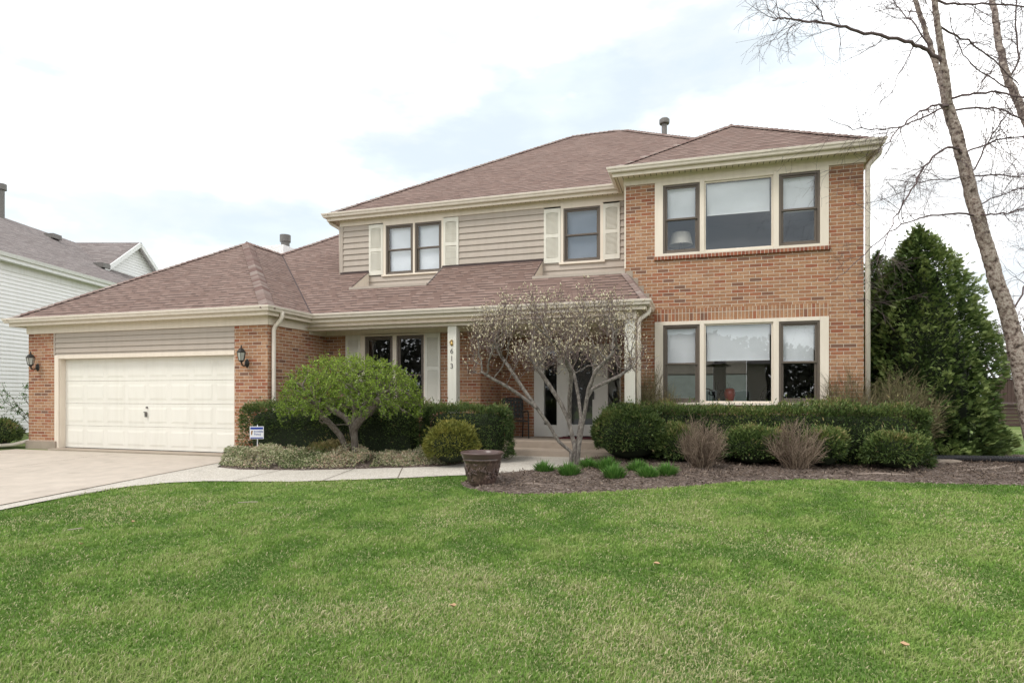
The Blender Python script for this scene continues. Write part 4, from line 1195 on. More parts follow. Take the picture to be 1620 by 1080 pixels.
g.bar((cl_ - 0.15, cz, hz - 0.03), (cl_ - 0.15, cz + 2.6, hz - 1.86), 0.3, 0.02); g.bar((cl_ - 0.15, cz, hz - 0.03), (cl_ - 0.15, cz - 2.6, hz - 1.86), 0.3, 0.02)
g.build("rake_board", M["white_trim"], NB)
for zf in (23.6, 27.3, 31.0, 25.5): 
    ll = -20.9 if zf != 25.5 else -18.6
    if zf == 25.5: zf = 27.2
    g = MB(); q = rzx(ll); g.box(ll - 0.2, ll + 0.25, zf - 0.25, zf + 0.25, q - 0.05, q + 0.16); g.build("roof_vent", M["vent_metal"], NB)
g = MB(); g.lathe((-21.45, 25.2, 8.6), [(0.13, 0), (0.13, 1.3), (0.2, 1.31), (0.2, 1.55), (0, 1.56)], 16); g.build("flue_pipe", M["vent_metal"], NB)
del s


# ------------------------------------------------------------------ vegetation makers
def leaves(P, D, Nn, L, W, fold=0.0):
    """diamond leaves: base P, direction D, face normal Nn, length L, width W -> V, F(quads)"""
    D = unit(D); S = unit(np.cross(D, Nn)); L = L[:, None]; W = W[:, None]; Nn = unit(np.cross(S, D))
    a = P; b = P + D * L * 0.45 + S * W * 0.5 + Nn * fold * W; c = P + D * L; d = P + D * L * 0.45 - S * W * 0.5 + Nn * fold * W
    V = np.stack([a, b, c, d], 1).reshape(-1, 3); n = len(P)
    F = np.arange(n * 4).reshape(n, 4)
    return V, F


def rand_dirs(n): return unit(RNG.normal(size=(n, 3)))


def rbox_surface(n, size, rad):
    """points + normals on a rounded box (size = full extents, base at z=0), without the underside"""
    sx, sy, sz = size
    A = np.array([sx * sy, sx * sz, sx * sz, sy * sz, sy * sz]); f = RNG.choice(5, n, p=A / A.sum())
    u, v = RNG.random(n) - 0.5, RNG.random(n) - 0.5
    P = np.zeros((n, 3))
    P[f == 0] = np.stack([u * sx, v * sy, np.full(n, sz)], 1)[f == 0]
    for k, sg in ((1, -0.5), (2, 0.5)): P[f == k] = np.stack([u * sx, np.full(n, sg * sy), (v + 0.5) * sz], 1)[f == k]
    for k, sg in ((3, -0.5), (4, 0.5)): P[f == k] = np.stack([np.full(n, sg * sx), u * sy, (v + 0.5) * sz], 1)[f == k]
    lo = np.array([-sx / 2 + rad, -sy / 2 + rad, rad * 0.3]); hi = np.array([sx / 2 - rad, sy / 2 - rad, sz - rad])
    C = np.clip(P, np.minimum(lo, hi), np.maximum(lo, hi)); Nn = unit(P - C); d = np.minimum(np.linalg.norm(P - C, axis=1), rad)
    return C + Nn * d[:, None], Nn


def ellip_surface(n, size):
    d = rand_dirs(n); d[:, 2] = np.where(d[:, 2] < -0.55, -d[:, 2], d[:, 2])
    s = np.array(size) / 2
    P = d * s; Nn = unit(d / s); P[:, 2] += s[2]
    return P, Nn


def yew(name, loc, size, n, label, cat="shrub", rz=0.0, rad=0.3, group=None, mat="yew", box=True, lum=0.22, bare_side=0.0, hi=0.0, ll=0.06):
    t = empty(name, loc, rz, label, cat, group)
    P, Nn = rbox_surface(n, size, rad) if box else ellip_surface(n, size)
    seed = int(abs(loc[0] * 97 + loc[1] * 31)) + 5
    W = P + np.array(loc)
    bumpv = (fbm(W, 1.7, seed, 2) - 0.5) * lum + (fbm(W, 6.5, seed + 9, 2) - 0.5) * lum * 0.9
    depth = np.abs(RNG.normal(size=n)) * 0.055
    # shaggy protruding shoots, mainly on top
    sh = (RNG.random(n) < 0.07) * RNG.random(n) ** 1.5 * 0.16 * np.clip(Nn[:, 2] + 0.4, 0.15, 1)
    Q = P + Nn * (bumpv - depth + sh)[:, None]
    keep = Q[:, 2] > 0.02
    if bare_side:   # thin lower front where old stems show
        keep &= ~((Nn[:, 1] < -0.4) & (Q[:, 2] < bare_side * (0.7 + 0.8 * vnoise(W, 3, seed))) & (RNG.random(n) < 0.75))
    Q, Nn2, depth, bumpv, W = Q[keep], Nn[keep], depth[keep], bumpv[keep], W[keep]; k = len(Q)
    D = unit(Nn2 * 0.9 + rand_dirs(k) * 0.75 + np.array([0, 0, 0.35])); Fn = unit(rand_dirs(k) + Nn2 * 0.6 + np.array([0, 0, 0.4]))
    V, F = leaves(Q, D, Fn, ll * (0.6 + RNG.random(k) * 0.8), ll * 0.3 * (0.7 + RNG.random(k) * 0.6))
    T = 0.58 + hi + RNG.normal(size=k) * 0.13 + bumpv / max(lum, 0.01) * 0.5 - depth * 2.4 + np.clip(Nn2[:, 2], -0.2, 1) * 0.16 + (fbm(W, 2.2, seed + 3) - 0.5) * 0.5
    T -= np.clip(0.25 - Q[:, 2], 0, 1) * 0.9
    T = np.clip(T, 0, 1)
    T = np.where(RNG.random(k) < 0.012, 1.0, T)
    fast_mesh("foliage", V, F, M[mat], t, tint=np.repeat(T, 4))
    # solid dark core: the shade inside the shrub put into its colour
    if box: Pc, Nc = None, None
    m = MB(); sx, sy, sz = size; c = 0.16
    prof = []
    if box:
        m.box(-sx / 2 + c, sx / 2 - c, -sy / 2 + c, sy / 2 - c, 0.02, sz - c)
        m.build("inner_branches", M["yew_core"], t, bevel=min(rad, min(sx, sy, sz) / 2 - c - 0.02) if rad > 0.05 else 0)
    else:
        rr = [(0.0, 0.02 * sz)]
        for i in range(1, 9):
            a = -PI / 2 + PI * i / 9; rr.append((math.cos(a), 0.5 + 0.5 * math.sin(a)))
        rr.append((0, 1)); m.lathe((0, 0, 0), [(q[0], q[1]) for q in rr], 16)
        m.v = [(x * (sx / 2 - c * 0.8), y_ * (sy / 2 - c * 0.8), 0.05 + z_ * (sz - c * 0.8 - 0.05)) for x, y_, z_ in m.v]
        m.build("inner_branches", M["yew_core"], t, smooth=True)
    return t


def chains_mesh(name, chains, mat, parent, k_fn=lambda r: 3 if r < 0.006 else (5 if r < 0.02 else 9), tint=None):
    """every chain is (points Nx3, radii N): continuous tapered tubes"""
    Vs, Fs, Ts, off = [], [], [], 0
    for ci, (P, R) in enumerate(chains):
        P = np.asarray(P, float); R = np.asarray(R, float); n = len(P)
        if n < 2: continue
        k = k_fn(R.max()); D = np.zeros_like(P); D[1:-1] = P[2:] - P[:-2]; D[0] = P[1] - P[0]; D[-1] = P[-1] - P[-2]; D = unit(D)
        ref = np.array([0.31, 0.93, 0.17]) if abs(D[0] @ np.array([0.31, 0.93, 0.17])) < 0.9 else np.array([1.0, 0, 0])
        A = unit(np.cross(D, ref)); B = np.cross(D, A); th = np.arange(k) * 2 * PI / k
        ring_ = P[:, None] + (A[:, None] * np.cos(th)[None, :, None] + B[:, None] * np.sin(th)[None, :, None]) * R[:, None, None]
        Vs.append(ring_.reshape(-1, 3))
        i = np.arange(n - 1)[:, None] * k; j = np.arange(k)[None]; j2 = (j + 1) % k
        Fs.append(np.stack([i + j, i + j2, i + k + j2, i + k + j], -1).reshape(-1, 4) + off); off += n * k
        if tint is not None: Ts.append(np.full(n * k, tint[ci]))
    return fast_mesh(name, np.concatenate(Vs), np.concatenate(Fs), mat, parent, tint=np.concatenate(Ts) if tint is not None else None, smooth=True)


def colonize(stems, attract, step, infl, kill, iters=80, jitter=0.25, lift=0.0):
    """space colonisation from hand-set stems; returns node array, parents"""
    nodes, par = [], []
    for st in stems:
        prev = -1
        if st[0] is not None and isinstance(st[0], int): prev = st[0]; st = st[1:]
        for p in st:
            nodes.append(np.array(p, float)); par.append(prev); prev = len(nodes) - 1
    A = [np.array(a) for a in attract]; alive = np.ones(len(A), bool); A = np.array(A)
    for it in range(iters):
        kd = kdtree.KDTree(len(nodes))
        for i, p in enumerate(nodes): kd.insert(Vector(p), i)
        kd.balance(); acc = {}
        for ai in np.nonzero(alive)[0]:
            co, idx, dist = kd.find(Vector(A[ai]))
            if dist < kill: alive[ai] = False
            elif dist < infl:
                v = (A[ai] - nodes[idx]) / dist; acc[idx] = acc.get(idx, 0) + v
        if not acc: break
        for idx, v in acc.items():
            n = np.linalg.norm(v)
            if n < 1e-6: continue
            dvec = v / n + RNG.normal(size=3) * jitter + np.array([0, 0, lift]); dvec /= np.linalg.norm(dvec)
            nodes.append(nodes[idx] + dvec * step); par.append(idx)
    return np.array(nodes), par


def to_chains(nodes, par, r_tip, expo=2.4, rmax=None):
    n = len(nodes); ch = [[] for _ in range(n)]
    for i, p in enumerate(par):
        if p >= 0: ch[p].append(i)
    rad = np.zeros(n)
    for i in range(n - 1, -1, -1):
        pass
    order = list(range(n)); acc = np.zeros(n)
    # children may have smaller index than later-added parents only for stems; do a DFS order
    depth = np.zeros(n, int)
    for i in range(n):
        d = 0; j = i
        while par[j] >= 0: j = par[j]; d += 1
        depth[i] = d
    for i in sorted(order, key=lambda q: -depth[q]):
        rad[i] = (sum(rad[c] ** expo for c in ch[i]) ** (1 / expo)) if ch[i] else r_tip
    if rmax: 
        s = rmax / rad.max()
        rad = r_tip + (rad - r_tip) * (rmax - r_tip) / max(rad.max() - r_tip, 1e-6)
    chains, tips = [], []
    starts = [i for i in range(n) if par[i] < 0]
    stack = [(s, None) for s in starts]
    while stack:
        s, pr = stack.pop(); P, R = [], []
        if pr is not None: P.append(nodes[pr]); R.append(min(rad[pr], rad[s] * 1.15))
        i = s
        while True:
            P.append(nodes[i]); R.append(rad[i])
            if not ch[i]: tips.append(i); break
            c = sorted(ch[i], key=lambda q: -rad[q])
            for o in c[1:]: stack.append((o, i))
            i = c[0]
        if len(P) > 1: chains.append((np.array(P), np.array(R)))
    return chains, tips, rad


# ------------------------------------------------------------------ magnolia in bud before the door
MB_ = Vector((-2.15, 10.55, 0.05)); md = 10.7


def mstem(px, dep): return [np.array(cam_pt(x, y, md + d_)) for (x, y), d_ in zip(px, dep)]


base = np.array(cam_pt(905, 736, md)); base[2] = 0.02
t = empty("magnolia_tree", tuple(base), 0, "bare multi stemmed magnolia with cream buds in front of the entrance", "tree")
stems = []
def ms(px, d0, d1):
    n = len(px); stems.append([p - base for p in mstem(px, np.linspace(d0, d1, n))])
def dens(px, m=3):
    out = []
    for a, c in zip(px[:-1], px[1:]):
        for i in range(m): out.append((a[0] + (c[0] - a[0]) * i / m, a[1] + (c[1] - a[1]) * i / m))
    return out + [px[-1]]
ms(dens([(903, 738), (903, 714), (884, 698), (868, 671), (849, 645), (820, 623), (800, 610), (781, 600), (762, 588)]), 0, -0.2)
ms(dens([(909, 738), (909, 706), (900, 666), (888, 639), (871, 612), (849, 580), (835, 560)]), 0, 0.45)
ms(dens([(911, 738), (913, 706), (919, 661), (915, 626), (908, 590)]), 0, 0.7)
ms(dens([(914, 738), (916, 706), (924, 658), (931, 615), (943, 586), (968, 560)]), 0, -0.35)
ms(dens([(927, 632), (937, 615), (959, 604), (981, 594), (996, 582)]), -0.2, 0.1)
ms(dens([(901, 668), (901, 629), (904, 590), (890, 560)]), 0.2, -0.5)
ms(dens([(849, 645), (826, 612), (805, 580), (790, 560)]), -0.15, 0.4)
att = []
lat0 = (882 - 810) / 950 * md
while len(att) < 2600:
    u = RNG.uniform(-1, 1, 3)
    rr = (u[0] ** 2 + u[1] ** 2) ** 0.5
    if rr > 1: continue
    l = u[0] * 1.6; dd = u[1] * 1.35
    ztop = 2.30 + 0.85 * (1 - rr ** 2) ** 0.5; zbot = 1.86 - 0.25 * rr ** 2 + 0.1 * (1 - rr)
    z = zbot + (ztop - zbot) * (u[2] * 0.5 + 0.5)
    dep = md + dd; L = lat0 + l
    q_ = np.array((-dep * SN + L * CS, dep * CS + L * SN, z)) - base
    if vnoise(q_[None] + 20, 2.2, 71)[0] > 0.44: att.append(q_)
nodes, par = colonize(stems, att, 0.065, 0.75, 0.085, 70, 0.22, 0.06)
chains, tips, rad = to_chains(nodes, par, 0.0024, 2.1, 0.039)
MGB = M["mag_bark"]
thick = [c for c in chains if c[1].max() > 0.009]; thin = [c for c in chains if c[1].max() <= 0.009]
chains_mesh("trunk", thick, MGB, t)
# finest upright twigs with buds
tw = []; budP = []; budD = []
NP = np.array(nodes); leafy = [i for i in range(len(nodes)) if rad[i] < 0.0065]
for i in RNG.choice(leafy, 2700):
    p = NP[i]; dr = np.array([RNG.normal() * 0.4, RNG.normal() * 0.4, 0.55 + RNG.random() * 0.5]); dr /= np.linalg.norm(dr); L = RNG.uniform(0.05, 0.30)
    q = p + dr * L * 0.5 + RNG.normal(size=3) * 0.008; e = p + dr * L
    tw.append((np.array([p, q, e]), np.array([0.003, 0.0026, 0.002]))); budP.append(e); budD.append(dr)
for i in tips: budP.append(NP[i]); budD.append(np.array([0, 0, 1.0]) + RNG.normal(size=3) * 0.4)
chains_mesh("crown", thin + tw, M["mag_twig"], t)
budP = np.array(budP); budD = unit(np.array(budD) + RNG.normal(size=(len(budP), 3)) * 0.25)
sel = RNG.random(len(budP)) < 0.85; budP, budD = budP[sel], budD[sel]; k = len(budP)
Lb = RNG.uniform(0.035, 0.08, k); Rb = Lb * 0.17
A = unit(np.cross(budD, rand_dirs(k))); B = np.cross(budD, A)
Vb = np.stack([budP] + [budP + budD * (Lb * 0.4)[:, None] + (A * math.cos(q) + B * math.sin(q)) * Rb[:, None] for q in (0, PI / 2, PI, 3 * PI / 2)] + [budP + budD * Lb[:, None]], 1).reshape(-1, 3)
o = np.arange(k)[:, None] * 6; Fb = np.concatenate([np.stack([o[:, 0] + a_, o[:, 0] + b_, o[:, 0] + c_], 1) for a_, b_, c_ in [(0, 2, 1), (0, 3, 2), (0, 4, 3), (0, 1, 4), (5, 1, 2), (5, 2, 3), (5, 3, 4), (5, 4, 1)]])
tag(fast_mesh("bud", Vb, Fb, M["bud"], t, tint=np.repeat(np.clip(RNG.normal(0.5, 0.25, k), 0, 1), 6)), kind="stuff")

# ------------------------------------------------------------------ small tree in fresh leaf left of the porch
td = 11.35
base = np.array(cam_pt(557, 736, td)); base[2] = 0.03
t = empty("ornamental_tree", tuple(base), 0, "low spreading tree with bright green spring leaves by the garage corner", "tree")
stems = []
def ts(px, d0, d1):
    stems.append([np.array(cam_pt(x, y, td + d_)) - base for (x, y), d_ in zip(px, np.linspace(d0, d1, len(px)))])
ts(dens([(562, 738), (561, 700), (560, 678), (566, 668), (578, 655), (592, 640), (606, 622)]), 0, -0.3)
ts(dens([(559, 690), (556, 672), (546, 660), (530, 650), (515, 640), (500, 622)]), 0, 0.4)
ts(dens([(548, 738), (546, 705), (538, 688), (524, 672), (512, 660), (503, 648), (490, 628)]), 0.1, -0.4)
ts(dens([(558, 674), (545, 671), (530, 672), (512, 668)]), 0.0, -0.3)
ts(dens([(561, 680), (572, 664), (588, 652), (610, 640)]), 0, 0.5)
ts(dens([(560, 676), (562, 655), (560, 630), (556, 606)]), 0, 0.1)
att = []; lat0 = (557 - 810) / 950 * td
while len(att) < 2900:
    u = RNG.uniform(-1, 1, 3); rr = (u[0] ** 2 + u[1] ** 2) ** 0.5
    if rr > 1: continue
    l = u[0] * 1.36; dd = u[1] * 1.1; ztop = 1.16 + 0.88 * (1 - rr ** 2.2) ** 0.6; zbot = 0.90 - 0.10 * rr + 0.34 * (1 - rr)
    z = zbot + (ztop - zbot) * (u[2] * 0.5 + 0.5) ** 0.7; dep = td + dd; L = lat0 + l
    att.append(np.array((-dep * SN + L * CS, dep * CS + L * SN, z)) - base)
nodes, par = colonize(stems, att, 0.06, 0.7, 0.085, 70, 0.25, 0.03)
chains, tips, rad = to_chains(nodes, par, 0.0024, 2.15, 0.066)
chains_mesh("trunk", [c for c in chains if c[1].max() > 0.012], M["dark_bark"], t)
tw = []; lp = []
leafy = [i for i in range(len(nodes)) if rad[i] < 0.006]
for i in RNG.choice(leafy, 3400):
    p = nodes[i]; dr = unit((RNG.normal(size=3) * 0.5 + np.array([0, 0, 0.7]))[None])[0]; L = RNG.uniform(0.06, 0.17)
    if RNG.random() < 0.04: L *= 1.8
    tw.append((np.array([p, p + dr * L]), np.array([0.0026, 0.0016])))
    for q in np.linspace(0.15, 1, 9): lp.append(p + dr * L * q)
for i in leafy:
    for _ in range(3): lp.append(nodes[i] + RNG.normal(size=3) * 0.012)
chains_mesh("branch", [c for c in chains if c[1].max() <= 0.012] + tw, M["dark_bark"], t)
lp = np.array(lp); k = len(lp)
D = unit(rand_dirs(k) + np.array([0, 0, 0.35])); Fn = unit(rand_dirs(k) + np.array([0, 0, 0.9]))
V, F = leaves(lp, D, Fn, RNG.uniform(0.018, 0.044, k), RNG.uniform(0.013, 0.029, k), 0.15)
T = np.clip(RNG.normal(0.5, 0.2, k) + (lp[:, 2] - 1.4) * 0.35, 0, 1)
fast_mesh("crown", V, F, M["spring_leaf"], t, tint=np.repeat(T, 4))

# ------------------------------------------------------------------ hedges and shrubs
yew("clipped_hedge", (-7.08, 10.70, 0.0), (3.85, 0.95, 1.12), 32000, "long clipped dark yew hedge in front of the porch window", "hedge", rz=0.10, rad=0.2, bare_side=0.55)
yew("clipped_hedge", (-4.35, 11.15, 0.08), (1.75, 1.0, 1.02), 15000, "short end of clipped yew hedge beside the porch steps", "hedge", rz=0.18, rad=0.22)
yew("golden_shrub", (-4.28, 10.15, 0.02), (1.0, 0.95, 0.80), 8000, "round yellow green shrub between the porch hedge and the walkway", "shrub", box=False, mat="yew_gold", lum=0.14, hi=0.08)
yew("clipped_hedge", (1.32, 12.3, 0.03), (5.15, 0.85, 1.05), 46000, "long clipped yew hedge under the lower picture window", "hedge", rad=0.25, lum=0.26)
yew("yew_shrub", (-1.25, 11.75, 0.02), (1.45, 1.2, 1.10), 16000, "large rounded dark yew at the left end of the window hedge", "shrub", box=False, lum=0.22)
yew("yew_shrub", (-0.35, 11.7, 0.0), (0.9, 0.8, 0.72), 7000, "low dark yew between the big rounded yew and a bare brown shrub", "shrub", box=False, lum=0.2)
yew("yew_shrub", (0.98, 11.6, 0.03), (1.15, 0.8, 0.70), 8000, "low yellow tipped yew between the two bare brown shrubs", "shrub", box=False, hi=0.12, lum=0.18)
yew("yew_shrub", (2.12, 11.55, 0.03), (0.72, 0.72, 0.70), 5500, "small rounded yew touching the right bare brown shrub", "shrub", box=False, hi=0.1, lum=0.18)
yew("yew_shrub", (3.18, 11.55, 0.03), (1.0, 0.8, 0.66), 7500, "low spreading yew at the right end of the window hedge", "shrub", box=False, hi=0.1, lum=0.2)


def bare_shrub(name, loc, w_, h, n, label, mat, spread=0.5, seed=1, group=None, r0=0.006, dens_=3, lo=0.55):
    R = np.random.default_rng(seed); ch, tt = [], []
    for i in range(n):
        a = R.uniform(0, 2 * PI); rr = math.sqrt(R.random()); hh = h * R.uniform(lo, 1.02) * (1 - 0.42 * rr ** 2.5)
        p0 = np.array([math.cos(a), math.sin(a), 0]) * rr * w_ * 0.13; p0[2] = 0.0
        top = np.array([math.cos(a) * rr * w_ * 0.5, math.sin(a) * rr * w_ * 0.5, hh]) + R.normal(size=3) * 0.03
        P = []
        for s_ in np.linspace(0, 1, 6):
            q = p0 * (1 - s_) + top * s_; q[:2] = p0[:2] + (top[:2] - p0[:2]) * s_ ** 0.85; P.append(q + R.normal(size=3) * 0.022 * min(1, s_ * 3))
        P = np.array(P); ch.append((P, np.linspace(r0, r0 * 0.35, 6))); tt.append(R.random())
        for k in range(dens_ + 6):
            s0 = R.uniform(0.3, 0.95); f = s0 * 5; i0 = int(f); q = P[i0] + (P[min(i0 + 1, 5)] - P[i0]) * (f - i0)
            dr = np.array([math.cos(a) * spread, math.sin(a) * spread, 0.8]) + R.normal(size=3) * 0.6; dr /= np.linalg.norm(dr); L = R.uniform(0.08, 0.24) * h
            m1 = q + dr * L * 0.5 + R.normal(size=3) * 0.01; e = q + dr * L + np.array([0, 0, 0.02])
            ch.append((np.array([q, m1, e]), np.array([r0 * 0.5, r0 * 0.4, r0 * 0.28]))); tt.append(R.random())
    o = chains_mesh(name, ch, M[mat], None, lambda r: 3, tint=tt); o.location = loc
    return tag(o, label, "shrub", group)


bare_shrub("bare_shrub", (0.08, 10.85, 0.03), 0.82, 0.92, 150, "leafless brown shrub in front of the window hedge, left of its twin", "shrub_twig", seed=3)
bare_shrub("bare_shrub", (1.62, 11.2, 0.03), 0.98, 0.88, 140, "leafless open brown shrub in front of the window hedge, right of its twin", "shrub_twig", seed=5)
bare_shrub("bare_shrub", (-0.95, 12.55, 0.0), 1.25, 1.95, 150, "tall leafless olive shrub against the brick beside the porch post", "shrub_olive", seed=8, r0=0.006, dens_=6, spread=0.25, lo=0.75)
bare_shrub("bare_shrub", (2.70, 12.78, 0.0), 1.05, 1.85, 150, "leafless olive shrub behind the hedge at the brick corner", "shrub_olive", seed=12, r0=0.006, dens_=6, spread=0.25, lo=0.75)
bare_shrub("bare_shrub", (3.60, 12.75, 0.0), 1.2, 1.78, 210, "wide leafless olive shrub behind the hedge beside the evergreen", "shrub_olive", seed=15, r0=0.006, dens_=6, spread=0.25, lo=0.7)


def lily(loc, s, n, label, seed):
    R = np.random.default_rng(seed); V, F, T = [], [], []
    for i in range(n):
        a = R.uniform(0, 2 * PI); rr = math.sqrt(R.random()) * 0.145 * s; p = np.array([math.cos(a) * rr, math.sin(a) * rr, -0.02]); h = R.uniform(0.15, 0.25) * s * (1.1 - 0.55 * rr * rr / (0.145 * s) ** 2)
        o_ = np.array([math.cos(a), math.sin(a), 0]) * (rr * 0.42 + R.uniform(0.0, 0.03) * s) + R.normal(size=3) * 0.012; sd_ = np.array([-math.sin(a), math.cos(a), 0]) * 0.007 + R.normal(size=3) * 0.002
        b_ = len(V); m_ = p + np.array([0, 0, h * 0.62]) + o_ * 0.5; e = p + np.array([0, 0, h]) + o_ * 1.35
        V += [p - sd_ * 0.8, p + sd_ * 0.8, m_ - sd_, m_ + sd_, e - sd_ * 0.15, e + sd_ * 0.15]; F += [(b_, b_ + 1, b_ + 3, b_ + 2), (b_ + 2, b_ + 3, b_ + 5, b_ + 4)]
        tv = R.random(); T += [tv * 0.35] * 2 + [0.2 + tv * 0.5] * 2 + [0.4 + tv * 0.6] * 2
    o = fast_mesh("lily_clump", np.array(V), np.array(F), M["tuft"], None, tint=np.clip(T, 0, 1)); o.location = loc
    return tag(o, label, "plant", "green lily clumps in the mulch bed")


for i, (x, y, s_, lb) in enumerate([(-2.39, 9.55, 1.0, "leftmost green lily clump, alone beside the walkway edge"),
                                    (-1.93, 9.35, 1.08, "green lily clump directly in front of the magnolia trunk"),
                                    (-1.80, 10.35, 0.9, "green lily clump tucked just right of the magnolia base"),
                                    (-1.44, 10.1, 1.2, "large green lily clump before the big rounded yew"),
                                    (-1.21, 9.25, 1.1, "green lily clump nearest the lawn in the middle of the row"),
                                    (-0.93, 10.05, 1.05, "green lily clump behind the right hand pair, close to the yew"),
                                    (-0.71, 9.42, 0.98, "green lily clump with pale lower leaves, front one of the right trio"),
                                    (-0.45, 9.75, 1.05, "rightmost green lily clump, beside the left bare brown shrub")]):
    lily((x, y, float(gz(y)) + 0.045), s_ * 0.88, 330, lb, 40 + i)

# variegated ground cover in the left bed (nobody could count its leaves)
n = 62000
P2 = np.stack([RNG.uniform(-8.7, -4.1, n), RNG.uniform(8.6, 10.6, n)], 1)
fr = np.interp(P2[:, 0], [-8.8, -8.36, -7.72, -6.55, -5.75, -4.95, -4.4, -4.0], [9.2, 8.96, 8.82, 9.02, 9.34, 9.70, 10.15, 10.8])
dd = P2[:, 1] - fr
hgt = 0.36 * np.clip(dd * 4.5 + 0.1, 0, 1) * (0.15 + 0.9 * fbm(P2, 1.6, 3) + 0.5 * (fbm(P2, 6.0, 13) - 0.4))
keep = (dd > 0) & (dd < 1.15) & (fbm(P2, 2.3, 8) > 0.31) & inside(P2, LBED)
P2, hgt = P2[keep], hgt[keep]; k = len(P2)
z = gz(P2[:, 1]) + 0.03 + hgt * RNG.random(k) ** 0.45
P = np.concatenate([P2, z[:, None]], 1); D = unit(rand_dirs(k) + np.array([0, -0.2, 0.5])); Fn = unit(rand_dirs(k) + np.array([0, -0.3, 0.9]))
V, F = leaves(P, D, Fn, RNG.uniform(0.02, 0.045, k), RNG.uniform(0.014, 0.024, k), 0.1)
T = np.clip(0.5 + (fbm(P2, 1.3, 5) - 0.5) * 0.9 + RNG.normal(size=k) * 0.22 - (0.5 - RNG.random(k)) * 0.2, 0, 1)
tag(fast_mesh("ground_cover", V, F, M["euonymus"], None, tint=np.repeat(T, 4)), "cream and green variegated ground cover along the walkway edge", "ground cover", kind="stuff")
yew("low_green_shrub", (-6.75, 10.05, 0.02), (1.0, 0.6, 0.36), 2600, "low bright green patch of shoots behind the ground cover by the leafy tree", "plant", box=False, lum=0.12, hi=0.25)


# ------------------------------------------------------------------ evergreens right of the house
def arborvitae(loc, h, rad, n, label, seed):
    t = empty("arborvitae", loc, 0, label, "evergreen", "evergreens beside the house wall")
    R = np.random.default_rng(seed)
    zf = R.random(n) ** 1.25; a = R.uniform(0, 2 * PI, n)
    prof = np.interp(zf, [0, 0.06, 0.25, 0.5, 0.7, 0.85, 0.95, 1.0], [0.86, 0.98, 1.0, 0.88, 0.66, 0.42, 0.19, 0.03])
    st = np.stack([np.cos(a) * 2, np.sin(a) * 2, zf * h * 0.9], 1)
    lob = 0.72 + 0.58 * fbm(st, 0.95, seed, 2) + (fbm(st, 2.6, seed + 5, 2) - 0.5) * 0.75 + (fbm(st, 6.0, seed + 7, 2) - 0.5) * 0.25
    dep = np.abs(R.normal(size=n)) * 0.11
    r = np.maximum(prof * rad * lob - dep + (R.random(n) < 0.10) * R.random(n) * 0.16, 0.0)
    C = np.stack([np.cos(a) * r, np.sin(a) * r, zf * h + 0.03 + (zf > 0.8) * R.normal(size=n) * 0.09], 1)
    out = np.stack([np.cos(a), np.sin(a), np.full(n, 0.15)], 1)
    # each spray: 7 scale leaves in a drooping fan
    tilt = R.normal(size=(n, 3)) * 0.35; ax = unit(out + tilt + np.array([0, 0, 0.25])); nn = unit(R.normal(size=(n, 3)) * 0.6 + np.array([0, 0, 0.8]) + out * 0.4)
    side = unit(np.cross(ax, nn)); Ps, Ds, Ns, Ls, Ws, Ts = [], [], [], [], [], []
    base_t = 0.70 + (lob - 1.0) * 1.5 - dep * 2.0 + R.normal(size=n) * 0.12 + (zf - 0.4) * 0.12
    sz = R.uniform(0.07, 0.15, n) * (1 - 0.3 * zf)
    for k_, (an, ln, off) in enumerate(((0, 1.0, 0), (0.5, 0.75, 0.2), (-0.5, 0.75, 0.2), (0.8, 0.5, 0.1), (-0.8, 0.5, 0.1), (0.35, 0.55, 0.55), (-0.35, 0.55, 0.55))):
        d_ = ax * math.cos(an) + side * math.sin(an) + np.array([0, 0, -0.12]) * (ln)
        Ps.append(C + ax * (off * sz)[:, None]); Ds.append(d_); Ns.append(nn); Ls.append(sz * ln); Ws.append(sz * 0.19); Ts.append(base_t + R.normal(size=n) * 0.06 + (0.1 if k_ == 0 else 0))
    V, F = leaves(np.concatenate(Ps), np.concatenate(Ds), np.concatenate(Ns), np.concatenate(Ls), np.concatenate(Ws))
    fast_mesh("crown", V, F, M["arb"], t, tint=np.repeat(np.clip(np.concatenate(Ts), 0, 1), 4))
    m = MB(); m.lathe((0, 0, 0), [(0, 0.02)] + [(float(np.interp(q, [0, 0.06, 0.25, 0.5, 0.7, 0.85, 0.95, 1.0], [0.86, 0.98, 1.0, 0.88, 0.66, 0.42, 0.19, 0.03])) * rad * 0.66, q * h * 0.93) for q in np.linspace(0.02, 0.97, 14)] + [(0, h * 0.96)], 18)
    m.build("inner_branches", M["yew_core"], t, smooth=True)  # solid core, coloured dark for the shade within the crown
    m = MB(); m.tube([(0, 0, 0), (0, 0, h * 0.9)], [0.12, 0.02], 8); m.build("trunk", M["grey_bark"], t)
    return t


arborvitae((4.62, 15.1, 0.0), 4.8, 1.36, 32000, "large broad arborvitae evergreen right of the brick wall", 3)
arborvitae((4.35, 17.2, 0.0), 4.75, 1.25, 14000, "second arborvitae evergreen half hidden between the house and the larger one", 9)

# ------------------------------------------------------------------ river birch
bd = 10.6
base = np.array(cam_pt(1640, 742, bd)); base[2] = -0.02
BT = empty("birch_tree", tuple(base), 0, "leaning bare river birch with peeling pinkish bark at the right edge", "tree")


def cpath(px, d0, d1, jit=0.012, m=4):
    pts = dens(px, m); k = len(pts)
    P = np.array([np.array(cam_pt(x, y, bd + d_)) - base for (x, y), d_ in zip(pts, np.linspace(d0, d1, k))])
    # smooth
    for _ in range(3): P[1:-1] = P[1:-1] * 0.5 + (P[:-2] + P[2:]) * 0.25
    return P + RNG.normal(size=P.shape) * jit


